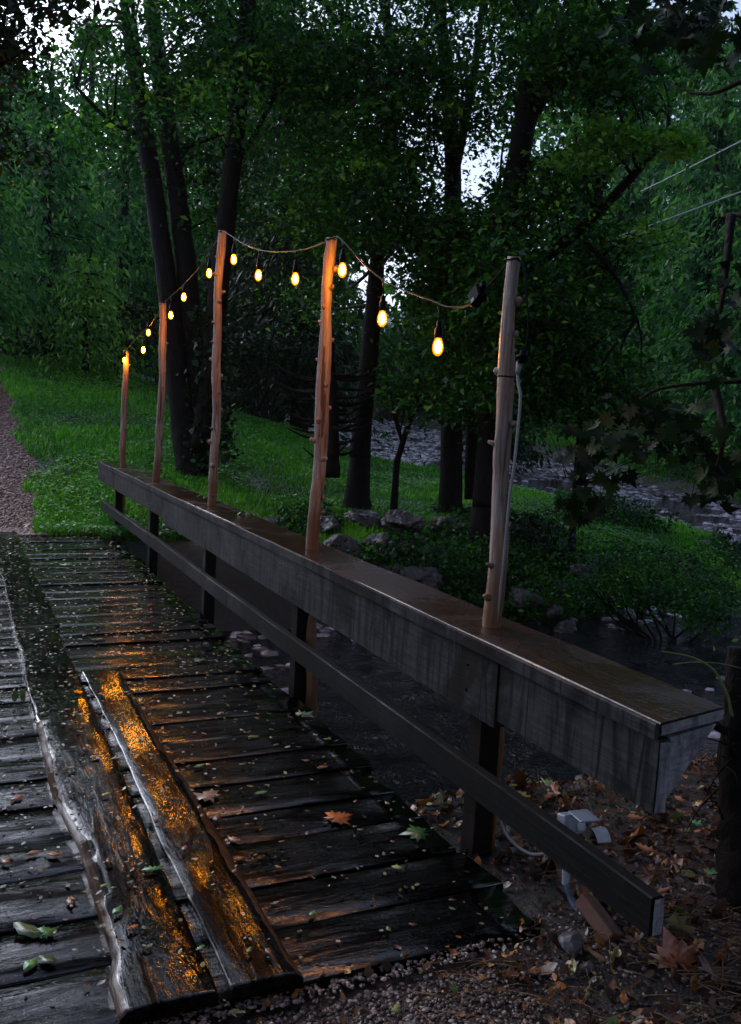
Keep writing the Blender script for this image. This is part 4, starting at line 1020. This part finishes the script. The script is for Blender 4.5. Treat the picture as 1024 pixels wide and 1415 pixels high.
# ------------------------------------------------------------------ ground cover
def scatter(n, xr, yr, fn):
    x = R.uniform(*xr, n); y = R.uniform(*yr, n); k = fn(x, y); return x[k], y[k]
def vis(x, y, z, m=60):
    c = (np.stack([x, y, z-CAMH], 1)) @ M; d = -c[:, 2]; u = W/2+F*c[:, 0]/np.maximum(d, .01); v = H/2-F*c[:, 1]/np.maximum(d, .01)
    return (d > .3) & (u > -m*3) & (u < W+m*3) & (v > -m) & (v < H+m*2)
def blades(n, fn, yr, hgt, wid, xr=(-16, 30)):
    y = yr[0]+(yr[1]-yr[0])*R.random(n)**1.6; x = R.uniform(-.55, 1.15, n)*y*1.0
    z = ground_z(x, y); dc, zc, wc = creek(x, y); pm = np.abs(x-path_c(y))
    k = vis(x, y, z) & (dc-wc > .7+.5*fbm(x, y, 1.5, 8)) & ((pm > 1.0+.25*fbm(x, y, 3., 2)) | (y < 11)) & fn(x, y, z)
    x, y, z = x[k], y[k], z[k]; n = len(x)
    a = R.uniform(0, 6.28, n); cl = .5+.5*fbm(x, y, 1.7, 21); h = hgt*R.uniform(.4, 1.4, n)*(.35+1.3*cl)*(1+.02*y); wd = wid*R.uniform(.7, 1.3, n)*(1+.05*y)
    b = np.stack([x, y, z-.01], 1); s = np.stack([np.cos(a), np.sin(a), 0*a], 1)*wd[:, None]; l = np.stack([-np.sin(a), np.cos(a), 0*a], 1)
    l = l*(h*R.uniform(.1, .8, n))[:, None]; up = np.array([0, 0, 1])
    V = np.stack([b-s, b+s, b+s*.7+l*.5+up*(h*.65)[:, None], b-s*.7+l*.5+up*(h*.65)[:, None], ], 1)
    tip = b+l+up*(h*.9)[:, None]
    V = np.concatenate([V, (tip-s*.15)[:, None], (tip+s*.15)[:, None]], 1).reshape(-1, 3)
    i = np.arange(n)[:, None]*6; Fq = np.concatenate([i+np.array([[0, 1, 2, 3]]), i+np.array([[3, 2, 5, 4]])], 0)
    T = np.clip(-.05+.5*cl+.5*(.5+.5*fbm(x, y, .55, 44))+R.normal(0, .2, n), 0, 1); return V, Fq, np.repeat(T, 6)
V, Fq, T = blades(520000, lambda x, y, z: y > 10.9, (11.0, 46), .075, .006)
tag(np_mesh('grass', V, Fq, M_grass, attrs={'tint': T}), label='wet green grass covering the slope beyond the bridge', cat='grass', kind='stuff')
# broad low leaves (clover / weeds) mixed in the grass
y = 11+(40-11)*R.random(260000)**1.5; x = R.uniform(-.55, 1.15, len(y))*y; z = ground_z(x, y); dc, zc, wc = creek(x, y)
k = vis(x, y, z) & (dc-wc > .25) & (np.abs(x-path_c(y)) > 1.05) & (fbm(x, y, 1.1, 31) > -.25)
C = np.stack([x, y, z+R.uniform(.02, .10, len(x))], 1)[k]; V, Fq = leaves_np(C, .035*R.uniform(.6, 1.4, len(C))*(1+.035*C[:, 1]), up=.7, aspect=.8)
tag(np_mesh('clover', V, Fq, M_grass, attrs={'tint': np.repeat(np.clip(.5+.4*fbm(C[:, 0], C[:, 1], .9, 5)+R.normal(0, .15, len(C)), 0, 1), 4)}), label='low clover leaves glinting in the grass', cat='ground cover', kind='stuff')
# undergrowth on the right banks
y = 4.5+21.5*R.random(420000)**1.5; x = y*R.uniform(.35, 1.5, len(y)); z = ground_z(x, y); dc, zc, wc = creek(x, y)
k = vis(x, y, z) & (dc-wc > .25) & (x > 2.6) & (fbm(x, y, 1.3, 77) > -.35) & ((y < 12) | (dc-wc > .8)) & ((y < 13) | (x > y*.75))
C = np.stack([x, y, z+R.uniform(0, 1, len(x))**1.5*(.12+.3*np.clip(fbm(x, y, .9, 6)+.4, 0, 1))], 1)[k]
V, Fq = leaves_np(C, .06*R.uniform(.6, 1.5, len(C))*(1+.02*C[:, 1]), up=.45, aspect=.5)
tag(np_mesh('undergrowth', V, Fq, M_leaf, attrs={'tint': np.repeat(np.clip(.4+.4*fbm(C[:, 0], C[:, 1], 1.2, 55)+R.normal(0, .18, len(C)), 0, 1), 4)}), label='leafy green undergrowth on the creek banks at right', cat='undergrowth', kind='stuff')
# near-ground gravel, path gravel, creek stones
def stones(name, C, S, mat, flat, label, cat):
    V, Ft, kk = stones_np(C, S, flat); tag(np_mesh(name, V, Ft, mat, attrs={'tint': np.repeat(np.clip(R.beta(1.3, 1.6, len(C)), 0, 1), kk)}), label=label, cat=cat, kind='stuff')
x, y = R.uniform(-.4, 2.6, 26000), R.uniform(1.5, 2.34, 26000); z = ground_z(x, y)
k = vis(x, y, z, 10) & (R.random(len(x)) < np.where(x > 1.55, .12, .62)); C = np.stack([x, y, z+.002], 1)[k]
C[:, 2] += np.where(C[:, 1] > 2.2, .02, 0)
stones('gravel', C, R.uniform(.003, .0095, len(C)), M_gravel, .6, 'loose brown gravel in front of the bridge deck', 'gravel')
y = 11.35+(30-11.35)*R.random(26000)**1.6; x = path_c(y)+R.uniform(-1.15, 1.15, len(y)); z = ground_z(x, y); k = vis(x, y, z, 20)
M_pathg = mat_stone('path_gravel_stones', (.08, .03, .02), (.24, .12, .09), (.5, .33, .28), .3, .6, 25)
C = np.stack([x, y, z+.004], 1)[k]; stones('path_gravel', C, R.uniform(.008, .02, len(C))*(1+.03*C[:, 1]), M_pathg, .5, 'pinkish brown gravel on the path leaving the bridge', 'gravel')
i = R.integers(0, len(pts), 42000); o_ = R.uniform(-1.05, 1.05, len(i)); x = pts[i, 0]+nr[i, 0]*o_*(pts[i, 3]+.3)+R.normal(0, .15, len(i)); y = pts[i, 1]+nr[i, 1]*o_*(pts[i, 3]+.3)+R.normal(0, .15, len(i))
k = vis(x, y, pts[i, 2]) & (fbm(x, y, 1.6, 12)+.6*np.abs(o_) > np.where(y > 12, .0, .42))
C = np.stack([x, y, pts[i, 2]+.02], 1)[k]; C = C[(C[:, 1] > 9.5) | (R.random(len(C)) < .12)]; S = R.uniform(.03, .11, len(C))*(1+.02*C[:, 1]); C[:, 2] += R.uniform(-.03, .03, len(C))
stones('creek_stones', C, S, M_pebble, .42, 'wet stones lying in the creek bed', 'stones')
# leaf litter, right foreground
def litter(n, xr, yr, s, fn, zoff=0.006, name='leaf_litter', label='brown and orange leaf litter covering the near bank', up=.62, ol=OVL):
    x = R.uniform(*xr, n); y = R.uniform(*yr, n); z = ground_z(x, y); k = vis(x, y, z) & fn(x, y)
    C = np.stack([x, y, z+zoff+R.uniform(0, .02, n)], 1)[k]; m_ = len(C)
    nn = R.normal(size=(m_, 3))*(1-up)+np.array([0, 0, up]); dd = R.normal(size=(m_, 3))
    V, Ft, kk = shape_leaves(C, s*np.clip(R.lognormal(-.3, .5, m_), .25, 2.2), ol, nn, dd, .6, .04)
    T = np.clip(R.choice([R.uniform(0, .35), .3, .5, .6, .7, .85, .95], m_, p=[.40, .26, .12, .08, .06, .05, .03])+R.normal(0, .05, m_), 0, 1)
    tag(np_mesh(name, V, Ft, M_litter, attrs={'tint': np.repeat(T, kk)}), label=label, cat='leaf litter', kind='stuff')
litter(9000, (1.5, 6), (1.4, 4.3), .04, lambda x, y: (x > 1.84) | ((x > 1.5) & (y < 2.2)))
litter(900, (1.9, 6), (1.4, 4.2), .075, lambda x, y: x > 1.98, .02, 'oak_litter', 'larger lobed leaves lying over the litter at right', .6, OAK)
litter(2600, (-.5, 1.8), (1.5, 2.32), .022, lambda x, y: R.random(len(x)) < .6, .02, 'scattered_litter', 'small brown leaves scattered on the gravel before the deck')
y = 11.2+(32-11.2)*R.random(2200)**1.5; x = R.uniform(-.2, .6, 2200)*y; z = ground_z(x, y); dc, zc, wc = creek(x, y); k = vis(x, y, z) & (dc-wc > .2)
C = np.stack([x, y, z+.045], 1)[k]; m_ = len(C); V, Ft, kk = shape_leaves(C, R.uniform(.02, .06, m_)*(1+.02*C[:, 1]), OVL, R.normal(size=(m_, 3))*.3+np.array([0, 0, 1.]), R.normal(size=(m_, 3)), .3, .02)
tag(np_mesh('fallen_leaves', V, Ft, M_litter, attrs={'tint': np.repeat(R.uniform(.2, 1, m_), kk)}), label='scattered fallen leaves lying in the grass beyond the bridge', cat='fallen leaves', kind='stuff')
# pine straw / twigs
mb = MB()
for k in range(900):
    x = random.uniform(2.0, 4.5) if k % 4 else random.uniform(1.2, 2.4); y = random.uniform(1.5, 3.6) if k % 4 else random.uniform(1.5, 2.25); L = random.uniform(.05, .22); a = random.gauss(-.5, .6)
    z = gz1(x, y)+.015; d = Vector((math.cos(a), math.sin(a), random.uniform(-.02, .12))).normalized()*L
    mb.tube([Vector((x, y, z)), Vector((x, y, z))+d*.5+Vector((0, 0, .008)), Vector((x, y, z))+d], [.0012, .0016, .0008], 4)
M_straw = mat_simple('dry_straw', (.16, .085, .035), .5, 0, .4)
tag(mb.build('twig_scatter', M_straw), label='dry straw and twigs strewn over the leaf litter at right', cat='twigs', kind='stuff')

# debris on the deck
n = 10000; x = R.uniform(-.8, 1.78, n); y = 2.3+9.1*R.random(n); 
dn = np.where(x < .45, .9, .5)*(.35+.65*sstep(2.3, 6, y)); k = R.random(n) < dn; x, y = x[k], y[k]
onr = ((x > .37) & (x < .69)) | ((x > .70) & (x < .94) & (y < 5.45)); z = np.where(onr, .050, .010)
C = np.stack([x, y, z], 1); m_ = len(C); V, Ft, kk = shape_leaves(C, R.uniform(.004, .022, m_)*(1+.07*y), OVL, R.normal(size=(m_, 3))*.12+np.array([0, 0, 1.]), R.normal(size=(m_, 3)), .15, .02)
M_debris = mat_leaf('deck_debris_leaf', [(0, (.02, .012, .008)), (.3, (.09, .045, .02)), (.6, (.22, .17, .10)), (.8, (.14, .2, .06)), (1, (.38, .35, .33))], .05, .3)
tag(np_mesh('deck_debris', V, Ft, M_debris, attrs={'tint': np.repeat(R.uniform(0, 1, m_), kk)}), label='tiny wet leaf scraps and petals strewn over the deck planks', cat='debris', kind='stuff')

# individual leaves
def single_leaf(name, label, pos, size, outline, color, rz=0., tilt=(0, 0), curl=.18, group=None, stem=True, rough=.35, mat=None):
    c = np.array(pos, float)
    nn = np.array([[math.sin(tilt[0]), math.sin(tilt[1]), 1.]]); dd = np.array([[math.cos(rz), math.sin(rz), 0.]])
    V, Ft, kk = shape_leaves(np.zeros((1, 3)), np.array([size]), outline, nn, dd, curl, .015)
    e = np_mesh(name, V, Ft, mat or leafmat(color)); e.location = c
    tag(e, label=label, cat='leaf', group=group)
    md = e.modifiers.new('s', 'SOLIDIFY'); md.thickness = .0008
    if stem:
        mb = MB(); b = Vector((-math.cos(rz), -math.sin(rz), 0))*size*.3; mb.tube([b*.2, b*1.2+Vector((0, 0, .003)), b*2.1+Vector((.004, .006, .001))], [.0011, .001, .0008], 5); mb.build('stem', leafmat(color), e)
    return e
_lm = {}
def leafmat(c):
    if c not in _lm:
        m, nt, p, o = NT('leaf_tone'); L = nt.links.new
        n1 = noise(nt, coords(nt), 60, 4, .6); n2 = noise(nt, coords(nt), 22, 3, .6)
        L(mixc(nt, ramp(nt, n2, [(.45, g(0)), (.7, g(.6))]), ramp(nt, n1, [(.3, tuple(q*.55 for q in c)), (.7, tuple(min(1, q*1.25) for q in c))]), (.02, .012, .006)), p.inputs['Base Color'])
        p.inputs['Roughness'].default_value = .32; L(bump(nt, n1, .5, .002), p.inputs['Normal']); _lm[c] = m
    return _lm[c]
OR_, OR2, GR_, GR2, TN_, YG_, BR_ = (.42, .11, .02), (.30, .10, .04), (.07, .20, .03), (.12, .24, .06), (.28, .16, .10), (.25, .30, .08), (.12, .05, .02)
def dz(x, y): return .051 if ((.37 < x < .69) or (.70 < x < .94 and y < 5.45)) else .014
big = [('maple_leaf', 'largest bright orange maple leaf lying on the deck right of centre', 465, 1130, .062, MLO, OR_, .2), ('maple_leaf', 'pale tan maple leaf on the deck beside the right runner board', 288, 1100, .065, MLO, TN_, 2.4),
       ('maple_leaf', 'dark green maple leaf flat on the deck near the foot of the nearest post', 578, 1150, .06, MLO, (.025, .09, .02), 2.9), ('maple_leaf', 'grey-green leaf on the deck below the second post', 420, 987, .055, MLO, (.16, .21, .12), .4),
       ('broad_leaf', 'large mottled yellow-green leaf at the lower left of the deck', 38, 1285, .062, OVL, (.10, .14, .05), 2.2), ('maple_leaf', 'bright green leaf beside the mottled leaf at lower left', 62, 1288, .035, MLO, (.04, .16, .03), .3),
       ('broad_leaf', 'bright green heart-shaped leaf lowest at the left of the deck', 42, 1332, .036, OVL, (.09, .26, .05), 1.0), ('broad_leaf', 'olive leaf to the right of the lowest green leaf on the deck', 66, 1326, .038, OVL, (.05, .08, .02), 2.2),
       ('broad_leaf', 'green leaf straddling the left runner board above the gap', 212, 1200, .036, OAK, (.07, .22, .06), 3.1), ('broad_leaf', 'small green leaf on the left runner board below the straddling leaf', 162, 1258, .028, OVL, (.06, .18, .04), .9),
       ('broad_leaf', 'small orange leaf on the left runner board', 183, 1281, .022, OVL, OR_, .4), ('broad_leaf', 'small yellow leaf halfway along the left runner board', 146, 1097, .020, OVL, (.35, .33, .05), .4),
       ('broad_leaf', 'pale oval leaf on the left runner board beyond the yellow one', 131, 1045, .024, OVL, (.17, .2, .06), .2), ('broad_leaf', 'orange curled leaf at the left beside the runner board', 22, 1103, .034, OAK, OR2, .8),
       ('broad_leaf', 'brown leaf in the pale wet patch at the left', 45, 1178, .030, OVL, OR2, .3), ('broad_leaf', 'curled orange leaf leaning against the left runner board', 75, 1180, .032, OVL, OR_, 2.4),
       ('broad_leaf', 'brown leaf at the left edge of the deck', 8, 1190, .026, OVL, OR2, 2.0), ('broad_leaf', 'rust leaf against the side of the left runner board', 98, 1245, .030, OAK, OR2, 1.4),
       ('broad_leaf', 'small green leaf on the right part of the deck', 360, 1095, .030, OAK, GR2, .2), ('broad_leaf', 'yellow-green leaf near the orange maple leaf', 550, 1198, .026, OVL, YG_, 2.3),
       ('broad_leaf', 'green leaf pair near the tan maple leaf', 275, 1058, .032, OVL, GR2, .4), ('broad_leaf', 'orange leaf beside the green pair', 288, 1056, .018, OVL, OR_, 2.0),
       ('broad_leaf', 'brown leaf cluster right of the runner board', 300, 1130, .034, OAK, BR_, 1.2), ('broad_leaf', 'orange brown leaf below the brown cluster', 325, 1160, .034, OAK, OR2, 2.1),
       ('broad_leaf', 'small bright orange leaf below the brown clusters', 330, 1186, .022, OVL, OR_, .1), ('broad_leaf', 'thin orange leaf lying across the planks right of centre', 445, 1060, .028, OAK, OR2, .1),
       ('broad_leaf', 'olive leaf on the far planks', 350, 1018, .030, OAK, (.12, .14, .04), .1), ('broad_leaf', 'pale leaf at the joint of the left runner board', 248, 985, .02, OVL, (.3, .32, .25), .4),
       ('broad_leaf', 'pale green leaves on the far deck', 135, 883, .045, OAK, (.16, .2, .08), .3), ('broad_leaf', 'green leaf on the far right deck', 277, 912, .045, MLO, (.07, .13, .03), 2.3),
       ('broad_leaf', 'yellow leaf on the far deck near the end', 190, 842, .045, OVL, (.35, .33, .15), .2), ('broad_leaf', 'dull rust leaf at the far end of the deck', 125, 765, .05, OVL, (.3, .1, .06), .1), ('broad_leaf', 'green leaf cluster at the far end of the deck', 92, 780, .07, MLO, (.08, .16, .03), 1.2)]
for (nm, lab, u, v, s, ol, colr, rz) in big:
    q = on_z(u, v, .0); z = dz(q[0], q[1]); q = on_z(u, v, z)
    single_leaf(nm, lab, q, s*1.65, ol, tuple(min(.8, k_*1.3) for k_ in colr), rz, curl=.05)
gl = [('maple_leaf', 'large folded rust-orange leaf at the near end of the lower rail', 935, 1325, .085, MLO, (.30, .09, .04), 1.3, (-.3, -.5)), ('maple_leaf', 'curled brown leaf at the lower right edge', 985, 1345, .07, MLO, (.13, .05, .03), .2, (.4, -.4)),
      ('broad_leaf', 'orange leaf under the shelf end', 942, 1105, .04, OAK, (.35, .13, .04), 2, (0, -.3)), ('broad_leaf', 'long orange-brown leaf below the shelf end', 895, 1175, .055, OAK, (.35, .13, .03), 2.3, (0, -.4)),
      ('broad_leaf', 'upper orange-brown curled leaf behind the outlet box', 880, 1130, .05, OAK, (.36, .13, .03), 2.7, (0, -.4)), ('broad_leaf', 'bright green leaf by the dark snag', 962, 1138, .035, MLO, (.08, .25, .05), .3, (0, -.2)),
      ('broad_leaf', 'orange triangular leaf by the green one', 963, 1150, .028, OVL, (.4, .13, .05), .3, (0, -.4)), ('maple_leaf', 'dark green leaf group at the right among straw', 985, 1210, .055, MLO, (.06, .14, .03), 2.6, (0, -.2)),
      ('broad_leaf', 'small orange leaf among the straw', 990, 1182, .02, OVL, (.45, .14, .03), .5, (0, -.4)), ('broad_leaf', 'brown leaf in the gravel below the runner board', 375, 1385, .035, MLO, (.16, .08, .04), .9, (0, 0)),
      ('broad_leaf', 'yellow-green leaf on the gravel at the bottom', 547, 1396, .03, OAK, (.2, .2, .06), .9, (0, 0)), ('maple_leaf', 'pale green leaf behind the lower rail left of the outlet box', 757, 1083, .055, MLO, (.16, .26, .08), 2.9, (0, -.1))]
for (nm, lab, u, v, s, ol, colr, rz, tl) in gl:
    r_ = M @ dcam(u, v); tt = np.arange(1.2, 8, .01); Q = C0[None]+r_[None]*tt[:, None]; h_ = np.where(Q[:, 2] < ground_z(Q[:, 0], Q[:, 1])+.025)[0]
    single_leaf(nm, lab, Q[h_[0]] if len(h_) else on_z(u, v, -.05), s*1.45, ol, tuple(min(.8, k_*1.3) for k_ in colr), rz, tl, .35)
rr = random.Random(5)
for k in range(230):
    x = rr.uniform(-.5, 1.75); y = 2.35+rr.random()**1.2*8
    single_leaf('small_leaf', 'small wet brown or yellowish leaf lying flat on the dark deck', (x, y, dz(x, y)+.003), rr.uniform(.014, .034), rr.choice([OVL, OAK]), rr.choice([OR2, BR_, YG_, TN_, GR2, OR2]), rr.uniform(0, 6), group='small leaves scattered on the deck', stem=False)
# sprigs on the top shelf and by the runner
def sprig(label, pos, n, s, col, spread, cat='leaf sprig', seed=1, up=.5):
    e = empty('leaf_sprig', tuple(pos), label=label, cat=cat); rr = random.Random(seed)
    for k in range(n):
        a = rr.uniform(0, 6.28); r_ = spread*rr.uniform(.2, 1); z = rr.uniform(.01, up)*s*2
        mb = MB(); mb.tube([(0, 0, 0), (math.cos(a)*r_*.5, math.sin(a)*r_*.5, z*.8), (math.cos(a)*r_, math.sin(a)*r_, z)], .0015, 4); mb.build('stem', M_stem, e)
        V, Ft, kk = shape_leaves(np.array([[math.cos(a)*r_, math.sin(a)*r_, z]]), np.array([s*rr.uniform(.6, 1.1)]), OVL, np.array([[math.cos(a)*.7, math.sin(a)*.7-.3, .8]]), np.array([[math.cos(a), math.sin(a), -.3]]), .3)
        np_mesh('leaf', V, Ft, leafmat(col), e)
sprig('upright green leaf sprig lying on the shelf left of the middle pole', (2.08, 7.75, .822), 11, .055, (.14, .24, .06), .13, seed=3, up=.9)
sprig('flat pale green leaves on the shelf right of the middle pole', (2.08, 6.75, .822), 9, .045, (.22, .32, .14), .12, seed=4, up=.25)
sprig('small green leaves on the shelf behind the second pole', (2.12, 5.35, .822), 4, .04, (.10, .2, .05), .06, seed=5, up=.4)
sprig('dark green leaf sprig lying beside the left runner board', tuple(on_z(22, 965, .02)), 8, .06, (.045, .13, .02), .12, seed=6, up=.5)

# ------------------------------------------------------------------ misty air
mb = MB(); mb.box((10, 50, 14), (260, 240, 90)); hz_ = mb.build('haze', None); hz_.data.materials.clear()
hm = D2.materials.new('thin_mist'); hm.use_nodes = True; hn = hm.node_tree; hn.nodes.remove(hn.nodes['Principled BSDF'])
pv = hn.nodes.new('ShaderNodeVolumePrincipled'); pv.inputs['Color'].default_value = (.85, .92, 1, 1); pv.inputs['Density'].default_value = .00025; pv.inputs['Anisotropy'].default_value = .3
hn.links.new(pv.outputs[0], hn.nodes['Material Output'].inputs['Volume']); hz_.data.materials.append(hm); hz_['kind'] = 'stuff'; hz_['label'] = 'thin rainy evening mist filling the woods'
# ------------------------------------------------------------------ world and sun
wd = D2.worlds.new('World'); scn.world = wd; wd.use_nodes = True; nt = wd.node_tree
bg = nt.nodes['Background']; sky = nt.nodes.new('ShaderNodeTexSky'); sky.sky_type = 'NISHITA'; sky.sun_disc = False
SUN_EL, SUN_AZ = 22, -14
sky.sun_elevation = math.radians(SUN_EL); sky.sun_rotation = math.radians(SUN_AZ); sky.dust_density = 4; sky.air_density = 1.2; sky.ozone_density = 2
hsv = nt.nodes.new('ShaderNodeHueSaturation'); hsv.inputs['Saturation'].default_value = .45
nt.links.new(sky.outputs[0], hsv.inputs['Color']); nt.links.new(mixc(nt, 1., hsv.outputs[0], (.77, .88, 1.16), 'MULTIPLY'), bg.inputs[0]); bg.inputs[1].default_value = .15
sd = D2.lights.new('sun', 'SUN'); sd.energy = .16; sd.angle = math.radians(25); sd.color = (1, .95, .9)
so = D2.objects.new('sun', sd); COL.objects.link(so)
a, el = math.radians(SUN_AZ), math.radians(SUN_EL+14)
sv = Vector((math.sin(a)*math.cos(el), math.cos(a)*math.cos(el), math.sin(el)))
so.rotation_euler = sv.to_track_quat('Z', 'Y').to_euler(); so.location = sv*30

scn.view_settings.view_transform = 'Standard'; scn.view_settings.look = 'None'; scn.view_settings.gamma = 1; scn.view_settings.exposure = .6
scn.cycles.use_denoising = True; scn.cycles.max_bounces = 6; scn.cycles.diffuse_bounces = 3; scn.cycles.sample_clamp_indirect = 4
